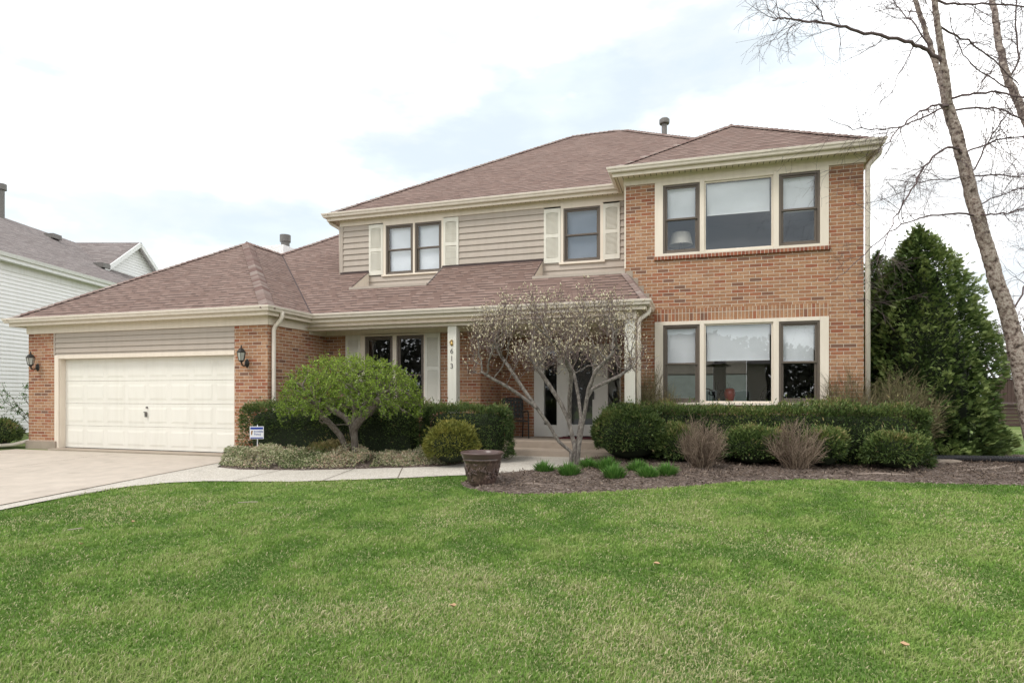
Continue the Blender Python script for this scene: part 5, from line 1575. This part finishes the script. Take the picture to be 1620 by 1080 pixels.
trunks = []
T1 = cpath([(1652, 750), (1628, 650), (1614, 570), (1597, 505), (1574, 435), (1556, 375), (1538, 310), (1521, 245), (1508, 195), (1498, 165)], 0, 0.2, 0.006)
trunks.append((T1, np.interp(np.linspace(0, 1, len(T1)), [0, 0.15, 0.4, 1], [0.19, 0.145, 0.118, 0.088])))
T2 = cpath([(1500, 180), (1490, 135), (1480, 100), (1466, 52), (1446, 0), (1425, -80), (1405, -200)], 0.2, 0.9, 0.006)
trunks.append((T2, np.linspace(0.058, 0.028, len(T2))))
T3 = cpath([(1504, 185), (1500, 150), (1490, 80), (1477, 0), (1462, -90), (1450, -230)], 0.2, -0.3, 0.006)
trunks.append((T3, np.linspace(0.068, 0.03, len(T3))))
T4 = cpath([(1668, 750), (1690, 600), (1680, 440), (1655, 280), (1622, 185), (1600, 140), (1586, 100), (1576, 40), (1570, 0), (1560, -100), (1555, -200)], 0.3, 1.6, 0.006)
trunks.append((T4, np.interp(np.linspace(0, 1, len(T4)), [0, 0.2, 1], [0.13, 0.085, 0.038])))
def rough(P, R):
    k = len(P) * 4; f = np.linspace(0, len(P) - 1, k); Q = np.stack([np.interp(f, np.arange(len(P)), P[:, i]) for i in range(3)], 1)
    return Q + RNG.normal(size=Q.shape) * 0.0025, np.interp(f, np.arange(len(R)), R) * (1 + RNG.normal(size=k) * 0.012)
chains_mesh("trunk", [rough(*q) for q in trunks], M["birch_bark"], BT, lambda r: 14)
mains = []
def br(px, d0, d1, r0, r1):
    P = cpath(px, d0, d1, 0.012, 4)
    A_ = np.concatenate([T1, T2, T3, T4]); dd_ = np.linalg.norm(A_ - P[0], axis=1)
    if dd_.min() < 0.45 and len(px) > 3 or dd_.min() < 0.3: P[:3] += (A_[dd_.argmin()] - P[0]) * np.array([[1.0], [0.5], [0.2]])
    mains.append((P, np.linspace(r0, r1, len(P))))
br([(1484, 96), (1462, 77), (1434, 66), (1378, 54), (1336, 44), (1303, 35), (1261, 32), (1240, 28), (1222, 34)], 0.1, -1.2, 0.034, 0.010)
br([(1303, 35), (1300, 18), (1288, 8), (1282, -14)], -0.8, -0.9, 0.010, 0.004)
br([(1497, 168), (1486, 166), (1462, 173), (1434, 192), (1411, 216), (1388, 244)], 0.1, -1.0, 0.022, 0.006)
br([(1490, 172), (1440, 195), (1400, 208), (1350, 205), (1310, 190)], 0.1, -0.5, 0.016, 0.004)
br([(1525, 246), (1512, 233), (1490, 234), (1462, 262), (1444, 300), (1420, 337), (1402, 375), (1385, 420)], 0.1, -0.9, 0.024, 0.005)
br([(1530, 281), (1490, 284), (1448, 290), (1400, 285)], 0.1, 0.5, 0.012, 0.004)
br([(1548, 335), (1505, 337), (1462, 344), (1425, 356), (1388, 380), (1345, 425), (1310, 450)], 0.1, -1.1, 0.018, 0.004)
br([(1512, 155), (1540, 147), (1566, 145), (1603, 150), (1650, 160)], 0.0, -0.8, 0.022, 0.012)
br([(1520, 169), (1575, 171), (1600, 178), (1640, 200)], 0.0, 0.6, 0.018, 0.010)
br([(1535, 236), (1575, 220), (1620, 216), (1660, 210)], 0.1, -0.6, 0.016, 0.008)
br([(1548, 278), (1590, 276), (1640, 284)], 0.1, 0.5, 0.014, 0.007)
br([(1548, 272), (1556, 235), (1575, 205), (1595, 180), (1612, 150)], 0.1, -0.4, 0.014, 0.006)
br([(1560, 320), (1585, 306), (1625, 298)], 0.1, -0.5, 0.012, 0.007)
br([(1548, 345), (1575, 338), (1600, 336), (1640, 320)], 0.0, -1.0, 0.016, 0.008)
br([(1474, 8), (1520, 6), (1560, 7), (1640, 10)], 0.0, -0.6, 0.020, 0.012)
br([(1490, 45), (1520, 60), (1555, 80), (1590, 112), (1612, 135)], 0.0, 0.8, 0.018, 0.008)
br([(1470, 60), (1440, 35), (1420, 10), (1395, -20)], 0.3, 0.6, 0.014, 0.005)
br([(1610, 130), (1612, 80), (1605, 30), (1612, -20)], 1.0, 0.8, 0.018, 0.010)
br([(1600, 145), (1560, 120), (1530, 95), (1510, 60), (1500, 20)], 1.0, 0.4, 0.014, 0.006)
br([(1598, 500), (1622, 455), (1630, 420), (1640, 400)], 0.1, 0.6, 0.016, 0.010)
br([(1460, 40), (1430, 100), (1415, 140), (1390, 165)], 0.4, -0.2, 0.010, 0.004)
fine = []


def twigs(P, R, n, lmin, lmax, lev, R_):
    for _ in range(n):
        s = R_.uniform(0.15, 1.0) * (len(P) - 1); i = int(min(s, len(P) - 2)); q = P[i] + (P[i + 1] - P[i]) * (s - i)
        d0 = unit((P[i + 1] - P[i])[None])[0]; dr = d0 * 0.55 + R_.normal(size=3) * 0.6; dr[2] += 0.05; dr /= np.linalg.norm(dr); L = R_.uniform(lmin, lmax)
        pts = [q]; cur = dr.copy(); m_ = 5
        for j in range(m_):
            cur = cur + R_.normal(size=3) * 0.16 + np.array([0, 0, -0.07 if lev else 0.0]); cur /= np.linalg.norm(cur); pts.append(pts[-1] + cur * L / m_)
        pts = np.array(pts); r_ = min(R[i] * 0.6, 0.0075 if lev == 0 else 0.0042); fine.append((pts, np.linspace(r_, 0.0018, m_ + 1)))
        if lev < 2: twigs(pts, np.linspace(r_, 0.003, m_ + 1), 5 if lev == 0 else 3, L * 0.3, L * 0.65, lev + 1, R_)


R_ = np.random.default_rng(77)
for P, R in mains: twigs(P, R, 15, 0.35, 1.1, 0, R_)
for P, R in trunks[1:]: twigs(P[len(P) // 3:], R[len(P) // 3:], 12, 0.5, 1.2, 0, R_)
chains_mesh("branch", mains, M["birch_twig"], BT, lambda r: 7)
chains_mesh("crown", fine, M["birch_twig"], BT, lambda r: 3)
# surface roots running over the bed
rts = []
for (pts, r0) in (([(5.2, 12.6), (4.8, 12.1), (4.5, 11.95), (4.1, 11.6), (3.9, 11.2)], 0.035), ([(5.3, 12.4), (5.1, 11.9), (4.7, 11.6), (4.45, 11.3)], 0.03), ([(4.9, 12.3), (4.4, 12.4), (4.1, 12.2)], 0.025), ([(5.5, 12.2), (5.6, 11.6), (5.3, 11.2)], 0.03), ([(5.0, 11.85), (5.05, 11.3), (4.9, 10.95)], 0.02)):
    P = np.array([(x, y, 0.05 - 0.02 * (i == len(pts) - 1)) for i, (x, y) in enumerate(pts)]); rts.append((P - base, np.linspace(r0, r0 * 0.4, len(P))))
for P, R in rts: chains_mesh("root", [(P, R)], M["root"], BT, lambda r: 8)

for i, (pts, r0, lb) in enumerate((([(2.4, 10.62), (2.7, 10.72), (3.0, 10.70), (3.3, 10.8)], 0.035, "pale flattened wood root lying in the mulch before the right hand yew"), ([(-2.55, 8.35), (-2.3, 8.42), (-2.05, 8.38), (-1.85, 8.44)], 0.022, "grey piece of driftwood lying in the mulch right of the pot"))):
    m = MB(); m.tube([(x, y, float(gz(y)) + 0.055 + 0.01 * math.sin(q * 3)) for q, (x, y) in enumerate(pts)], [r0 * 0.5, r0, r0 * 0.9, r0 * 0.3], 8); m.tube([(pts[1][0], pts[1][1], float(gz(pts[1][1])) + 0.05), (pts[1][0] + 0.12, pts[1][1] - 0.1, float(gz(pts[1][1])) + 0.04)], [r0 * 0.6, r0 * 0.2], 6)
    tag(m.build("driftwood", M["root"], smooth=True), lb, "driftwood")


# ------------------------------------------------------------------ bare trees far behind, at the right
def far_tree(x, y, h, seed, label):
    t = empty("bare_tree", (x, y, 0), 0, label, "tree", "bare trees in the distance on the right")
    R = np.random.default_rng(seed); tr, fi = [], []
    def grow(p, d_, L, r, lev):
        pts = [p]; cur = d_
        for j in range(4):
            cur = unit((cur + R.normal(size=3) * 0.14 + np.array([0, 0, 0.06]))[None])[0]; pts.append(pts[-1] + cur * L / 4)
        pts = np.array(pts); (tr if lev == 0 else fi).append((pts, np.linspace(r, r * 0.6, 5)))
        if lev < 5:
            for k in range(4 if lev < 2 else 3):
                s_ = R.uniform(0.35, 1.0) * 4; i = min(int(s_), 3); q = pts[i] + (pts[i + 1] - pts[i]) * (s_ - i)
                grow(q, unit((cur * 0.75 + R.normal(size=3) * 0.55)[None])[0], L * R.uniform(0.55, 0.8), max(r * 0.55, 0.012), lev + 1)
    grow(np.zeros(3), np.array([0, 0, 1.0]), h * 0.33, h * 0.018, 0)
    chains_mesh("trunk", tr, M["far_bark"], t, lambda r: 7); chains_mesh("crown", fi, M["far_bark"], t, lambda r: 3)


def at_lat(px, depth): 
    v_ = cam_pt(px, 625, depth); return v_.x, v_.y
for i, (px, dp, h, lb) in enumerate(((1560, 44, 11.5, "bare grey tree far behind, just right of the evergreen"), (1600, 40, 11, "bare tree far behind the deck, seen left of the birch trunk"), (1660, 46, 12, "bare tree far behind at the right edge, beyond the birch"), (1520, 60, 13.5, "bare tree in the far distance showing above the evergreen edge"))):
    x, y = at_lat(px, dp); far_tree(x, y, h, 90 + i, lb)

# ------------------------------------------------------------------ deck, pipe, pot, sign, chair, debris
x, y = at_lat(1600, 25.0)
t = empty("wooden_deck", (x, y, 0), YAW, "dark brown stained wooden deck with railing behind the birch", "deck")
m = MB()
for i in range(6): m.box(-1.2, 4.0, -0.02 + 0.0, 0.02, 0.02 + i * 0.15, 0.16 + i * 0.15)
m.build("skirting", M["deck"], t)
m = MB(); m.box(-1.2, 4.0, -0.12, 2.5, 0.93, 0.98); m.build("deck_floor", M["deck"], t)
m = MB(); m.box(-1.25, 4.0, -0.1, 0.06, 1.98, 2.03); m.box(-1.2, 4.0, -0.03, 0.03, 1.08, 1.14); m.box(-1.2, 4.0, -0.03, 0.03, 1.88, 1.94); m.build("railing", M["deck"], t)
for i in range(34):
    m = MB(); m.box(-1.1 + i * 0.15, -0.965 + i * 0.15, -0.06, -0.025, 1.0, 1.97); m.build("baluster", M["deck"], t)
for i in range(3):
    m = MB(); m.box(-1.22 + i * 1.7, -1.1 + i * 1.7, -0.09, 0.03, 0.0, 2.06); m.build("post", M["deck"], t)

m = MB(); P = [(3.4, 13.0, 0.10), (4.0, 13.15, 0.10), (4.7, 13.3, 0.11), (5.4, 13.45, 0.10), (6.0, 13.5, 0.08), (6.5, 13.4, 0.05)]
Q = []; R = []
for a, c in zip(P[:-1], P[1:]):
    for i in range(26):
        s_ = i / 26; Q.append(Vector(a).lerp(Vector(c), s_)); R.append(0.062 + 0.007 * (len(R) % 2))
m.tube(Q, R, 12); tag(m.build("drain_pipe", M["pipe"]), "black corrugated drain pipe curving over the bed before the evergreen", "pipe")
m = MB(); m.box(-0.28, 0.28, -0.16, 0.16, -0.03, 0.05); o = m.build("paving_stone", M["step"], bevel=0.01); o.location = (4.35, 13.05, 0.05); o.rotation_euler = (0, 0, 0.3); tag(o, "flat concrete slab lying beside the black drain pipe", "paving stone")

# pot
pz = float(gz(8.54)) + 0.03
t = empty("flower_pot", (-3.03, 8.35, pz), 0, "large empty bronze brown planter with vine relief at the lawn edge", "planter")
m = MB(); m.lathe((0, 0, 0), [(0.0, 0.0), (0.185, 0.0), (0.192, 0.02), (0.202, 0.032), (0.222, 0.12), (0.244, 0.22), (0.262, 0.32), (0.270, 0.345), (0.283, 0.352), (0.287, 0.375), (0.278, 0.385), (0.285, 0.40)], 48)
R = np.random.default_rng(5)
for s_ in range(16):       # moulded vine and leaves
    a = s_ * 2 * PI / 16 + R.uniform(-0.08, 0.08); zc = 0.2 + 0.05 * math.sin(s_ * 2.1)
    pts = []
    for q in np.linspace(-0.26, 0.26, 7):
        zz = zc + 0.05 * math.sin(q * 16 + s_); rr = 0.205 + (zz - 0.03) / 0.3 * 0.062; pts.append(((rr + 0.004) * math.cos(a + q), (rr + 0.004) * math.sin(a + q), zz))
    m.tube(pts, 0.008, 6)
    for q in range(3):
        an = a + R.uniform(-0.15, 0.15); zz = zc + R.uniform(-0.09, 0.09); rr = 0.205 + (zz - 0.03) / 0.3 * 0.062
        for g_ in range(5):
            a2 = an + R.uniform(-0.07, 0.07); z2 = zz + R.uniform(-0.025, 0.025)
            c_ = np.array([rr * math.cos(a2), rr * math.sin(a2), z2]); V0 = [c_ + np.array([math.cos(a2) * math.cos(e) * 0.016 - math.sin(a2) * 0, math.sin(a2) * math.cos(e) * 0.016, math.sin(e) * 0.016]) for e in (-1.4, 1.4)]
            m.tube([tuple(c_ - np.array([0, 0, 0.014])), tuple(c_), tuple(c_ + np.array([0, 0, 0.014]))], [0.004, 0.015, 0.004], 7)
m.build("pot_body", M["pot"], t, smooth=True)
m = MB(); m.lathe((0, 0, 0), [(0.27, 0.385), (0.29, 0.39), (0.295, 0.405), (0.30, 0.425), (0.318, 0.45), (0.322, 0.468), (0.310, 0.478), (0.288, 0.468), (0.272, 0.40), (0.262, 0.34)], 48); m.build("rim", M["pot_rim"], t, smooth=True)
m = MB(); m.lathe((0, 0, 0), [(0.270, 0.405), (0.15, 0.412), (0.0, 0.408)], 32); m.build("soil", M["soil"], t)

# yard sign
sx_, sy_ = -8.30, 9.85; sz_ = float(gz(9.85))
t = empty("yard_sign", (sx_, sy_, 0.02), 0.36, "small white and blue yard sign on a thin stake by the garage corner", "sign")
m = MB(); m.tube([(0.01, 0.006, -0.05), (0.01, 0.006, 0.70)], 0.009, 8); m.build("stake", M["sign_white"], t)
m = MB(); m.box(-0.135, 0.135, -0.008, 0.0, 0.42, 0.665); panel = m.build("sign_panel", M["sign_white"], t, bevel=0.003)
m = MB(); m.box(-0.122, 0.122, -0.0105, -0.0085, 0.608, 0.652); m.build("sign_band", M["sign_blue"], panel)
m = MB(); m.box(-0.122, 0.122, -0.0105, -0.0085, 0.432, 0.452); m.build("sign_band", M["sign_blue"], panel)
text_mesh("sign_text", "Invisible", 0.056, M["sign_blue"], panel, (0.035, -0.0105, 0.568), (PI / 2, 0, 0), 0.001)
text_mesh("sign_text", "Fence", 0.056, M["sign_blue"], panel, (0.015, -0.0105, 0.512), (PI / 2, 0, 0), 0.001)
m = MB(); m.tube([(-0.10, -0.010, 0.50), (-0.096, -0.010, 0.55), (-0.088, -0.010, 0.585)], [0.010, 0.016, 0.013], 8); m.tube([(-0.088, -0.010, 0.58), (-0.075, -0.010, 0.572)], [0.01, 0.006], 6)
m.v = [(a, -0.0105 + (b_ + 0.01) * 0.1, c_) for a, b_, c_ in m.v]; m.build("sign_emblem", M["sign_brown"], panel)

# porch chair: dark metal frame with woven strap back
t = empty("porch_chair", (-4.10, 13.55, 0.30), math.radians(28), "dark metal porch chair with woven strap back half behind the hedge", "chair")
for sx in (-1, 1):
    m = MB(); m.tube([(sx * 0.27, -0.30, 0), (sx * 0.27, -0.27, 0.34), (sx * 0.275, -0.24, 0.56), (sx * 0.275, -0.19, 0.625), (sx * 0.27, 0.0, 0.62), (sx * 0.26, 0.22, 0.60)], 0.017, 8); m.build("armrest", M["dark_metal"], t)
    m = MB(); m.tube([(sx * 0.25, 0.30, 0), (sx * 0.25, 0.22, 0.42), (sx * 0.25, 0.32, 0.92)], 0.015, 8); m.build("back_leg", M["dark_metal"], t)
m = MB(); m.tube([(-0.25, 0.32, 0.92), (0, 0.34, 0.94), (0.25, 0.32, 0.92)], 0.015, 8)
for i in range(6): m.bar((-0.2 + i * 0.08, 0.222, 0.45), (-0.2 + i * 0.08, 0.322, 0.92), 0.055, 0.006, up=(0, 1, 0))
for i in range(5): m.bar((-0.25, 0.234 + i * 0.02, 0.50 + i * 0.095), (0.25, 0.234 + i * 0.02, 0.50 + i * 0.095), 0.006, 0.055, up=(0, 0, 1))
m.build("backrest", M["dark_metal"], t)
m = MB(); m.box(-0.26, 0.26, -0.26, 0.24, 0.38, 0.41); m.build("seat", M["dark_metal"], t, bevel=0.01)
# things left of the garage
yew("yew_shrub", (-16.45, 10.35, 0.0), (1.3, 1.0, 0.8), 6000, "rounded yew at the left edge beside the garage pillar", "shrub", box=False, lum=0.2, hi=0.06)
base = np.array([-16.2, 11.2, 0.0]); R = np.random.default_rng(31); ch, lv = [], []
for i in range(16):
    a = R.uniform(0, 2 * PI); p = np.array([R.normal() * 0.06, R.normal() * 0.06, 0]); cur = np.array([math.cos(a) * 0.32, math.sin(a) * 0.32, 1.0]); pts = [p]
    for j in range(8):
        cur = unit((cur + R.normal(size=3) * 0.22)[None])[0]; pts.append(pts[-1] + cur * 0.2)
        if j > 2:
            for q in range(3):
                dr = unit((R.normal(size=3) + np.array([0, 0, 0.3]))[None])[0]; e = pts[-1] + dr * R.uniform(0.08, 0.3); ch.append((np.array([pts[-1], e]), np.array([0.004, 0.002])))
                for w_ in range(9): lv.append(pts[-1] + (e - pts[-1]) * R.random() + R.normal(size=3) * 0.015)
    ch.append((np.array(pts), np.linspace(0.012, 0.004, 9)))
t = empty("leafing_shrub", tuple(base), 0, "thin upright shrub with small new leaves beside the white house wall", "shrub")
chains_mesh("stem", ch, M["grey_bark"], t, lambda r: 4)
lv = np.array(lv); k = len(lv); V, F = leaves(lv, rand_dirs(k), rand_dirs(k), R.uniform(0.03, 0.06, k), R.uniform(0.018, 0.03, k)); fast_mesh("foliage", V, F, M["tuft"], t, tint=np.repeat(np.clip(R.normal(0.3, 0.2, k), 0, 1), 4))

for i, (pts, lb) in enumerate((([(-5.60, 6.30), (-5.48, 6.37), (-5.38, 6.40)], "thin pale stick lying on the lawn below the walkway"), ([(-6.4, 4.72), (-6.33, 4.82)], "short pale stick on the left part of the lawn"))):
    m = MB(); m.tube([(x, y, float(gz(y)) + 0.06) for x, y in pts], 0.006, 6); tag(m.build("stick", M["stick"]), lb, "stick")
for i, (x, y, lb) in enumerate(((-5.72, 4.35, "pale curled dry leaf far left on the lawn"), (-6.01, 5.16, "small pale dry leaf on the lawn towards the driveway"), (1.16, 4.03, "tan dry leaf near the bottom right of the lawn"), (-0.32, 5.17, "pinkish dry leaf right of the middle of the lawn"), (-1.62, 3.87, "orange dry leaf in the near middle of the lawn"))):
    R = np.random.default_rng(i); m = MB(); z0 = float(gz(y)) + 0.055
    pr = [(math.cos(a) * 0.028, math.sin(a) * 0.020) for a in np.linspace(0, 2 * PI, 9)[:-1]]
    m.add([(x, y, z0)] + [(x + a, y + b_, z0 + 0.012 + R.random() * 0.012) for a, b_ in pr], [(0, 1 + q, 1 + (q + 1) % 8) for q in range(8)]); tag(m.build("dry_leaf", M["dry"]), lb, "leaf", "dry leaves scattered on the lawn")

# ------------------------------------------------------------------ across the street (mirrored in the window panes)
t = empty("tan_house", (-2, -38, 0), 0, "house across the street, seen only as a dark reflection in the lower window panes", "house")
m = MB(); m.box(-8, 8, -5, 5, -1.8, 4.2); m.build("wall", M["siding"], t)
m = MB(); z0, z1 = 4.15, 7.6; m.poly((-8.6, 5.6, z0), (-8.6, -5.6, z0), (-4, 0, z1)); m.poly((8.6, -5.6, z0), (8.6, 5.6, z0), (4, 0, z1)); m.poly((8.6, 5.6, z0), (-8.6, 5.6, z0), (-4, 0, z1), (4, 0, z1)); m.poly((-8.6, -5.6, z0), (8.6, -5.6, z0), (4, 0, z1), (-4, 0, z1)); m.build("roof", M["shingle_grey"], t)
for x in (-5.5, -1.5, 3.0, 6.0):
    m = MB(); m.box(x - 0.7, x + 0.7, 5.0, 5.04, 0.2, 1.8); f_ = m.build("window", M["white_trim"], t); m = MB(); m.box(x - 0.6, x + 0.6, 5.04, 5.06, 0.3, 1.7); m.build("pane", M["black"], f_)
n = 45000; xx = RNG.uniform(-90, 90, n); top = 6.5 + 5 * fbm(np.stack([xx, xx * 0], 1), 0.12, 4); zz_ = -1.5 + top * RNG.random(n) ** 0.7
P = np.stack([xx, -48 + RNG.normal(size=n) * 2.5, zz_], 1); V, F = leaves(P, rand_dirs(n), rand_dirs(n), RNG.uniform(0.4, 1.0, n), RNG.uniform(0.3, 0.7, n))
tag(fast_mesh("distant_woods", V, F, M["far_leaf"], None, tint=np.repeat(RNG.random(n), 4)), "dark line of trees beyond the street, seen reflected in the window panes", "woods", kind="stuff")

# ------------------------------------------------------------------ grass blades on the lawn
def grass():
    n0 = 1500000
    r = 2.0 + (18 - 2.0) * RNG.random(n0); a = RNG.uniform(-0.95, 0.95, n0)      # fan before the viewpoint, uniform in r => density ~ 1/r
    Lt, Dp = r * np.sin(a), r * np.cos(a)
    P2 = np.stack([-Dp * SN + Lt * CS, Dp * CS + Lt * SN], 1)
    dens_ = np.clip(6.5 / r, 0.22, 1.0)
    keep = RNG.random(n0) < np.clip(dens_, 0, 1) * 0.72
    P2, r = P2[keep], r[keep]
    bad = inside(P2, WALK) | inside(P2, BED) | inside(P2, LBED) | inside(P2, DRIVE) | ((P2[:, 0] < 3.1) & (P2[:, 1] > 10.2)) | (P2[:, 0] < -8.4)
    P2, r = P2[~bad], r[~bad]; k = len(P2)
    big = fbm(P2, 0.55, 2, 3); med = fbm(P2, 2.4, 5, 3); tuft = fbm(P2, 7.0, 9, 2)
    h = (0.018 + 0.026 * tuft + 0.022 * (med - 0.4)) * (0.7 + 0.6 * RNG.random(k)); h = np.maximum(h, 0.015)
    th = RNG.uniform(0, 2 * PI, k); lean = np.abs(RNG.normal(size=k)) * 0.55
    z = gz(P2[:, 1]); b0 = np.concatenate([P2, (z - 0.004)[:, None]], 1)
    dirn = np.stack([np.cos(th), np.sin(th), np.zeros(k)], 1); sd_ = np.stack([-np.sin(th + 0.6), np.cos(th + 0.6), np.zeros(k)], 1)
    w_ = (0.0019 + 0.0004 * r) * (0.7 + 0.6 * RNG.random(k))
    mid = b0 + dirn * (lean * h * 0.35)[:, None] + np.array([0, 0, 1]) * (h * 0.6)[:, None]
    tip = b0 + dirn * (lean * h * 1.2)[:, None] + np.array([0, 0, 1]) * (h * (1 - 0.25 * np.minimum(lean, 1)))[:, None]
    V = np.stack([b0 - sd_ * w_[:, None], b0 + sd_ * w_[:, None], mid - sd_ * w_[:, None] * 0.8, mid + sd_ * w_[:, None] * 0.8, tip], 1).reshape(-1, 3)
    o = np.arange(k) * 5
    F = np.concatenate([np.stack([o, o + 1, o + 3], 1), np.stack([o, o + 3, o + 2], 1), np.stack([o + 2, o + 3, o + 4], 1)])
    dry = np.clip((fbm(P2, 1.1, 31, 4) - 0.49) * 5.0, 0, 1) * np.clip(1.45 - P2[:, 1] / 8, 0.2, 1)
    straw = RNG.random(k) < (0.03 + 0.13 * np.clip(1.6 - P2[:, 1] / 4.5, 0, 1) + 0.5 * dry)
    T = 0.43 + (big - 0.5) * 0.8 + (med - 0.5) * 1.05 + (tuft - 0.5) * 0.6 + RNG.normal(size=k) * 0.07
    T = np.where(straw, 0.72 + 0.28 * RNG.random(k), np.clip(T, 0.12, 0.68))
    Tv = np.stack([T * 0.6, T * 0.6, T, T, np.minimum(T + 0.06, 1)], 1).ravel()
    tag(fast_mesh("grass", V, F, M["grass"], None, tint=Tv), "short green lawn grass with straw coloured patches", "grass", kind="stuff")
    print("grass blades", k)


grass()
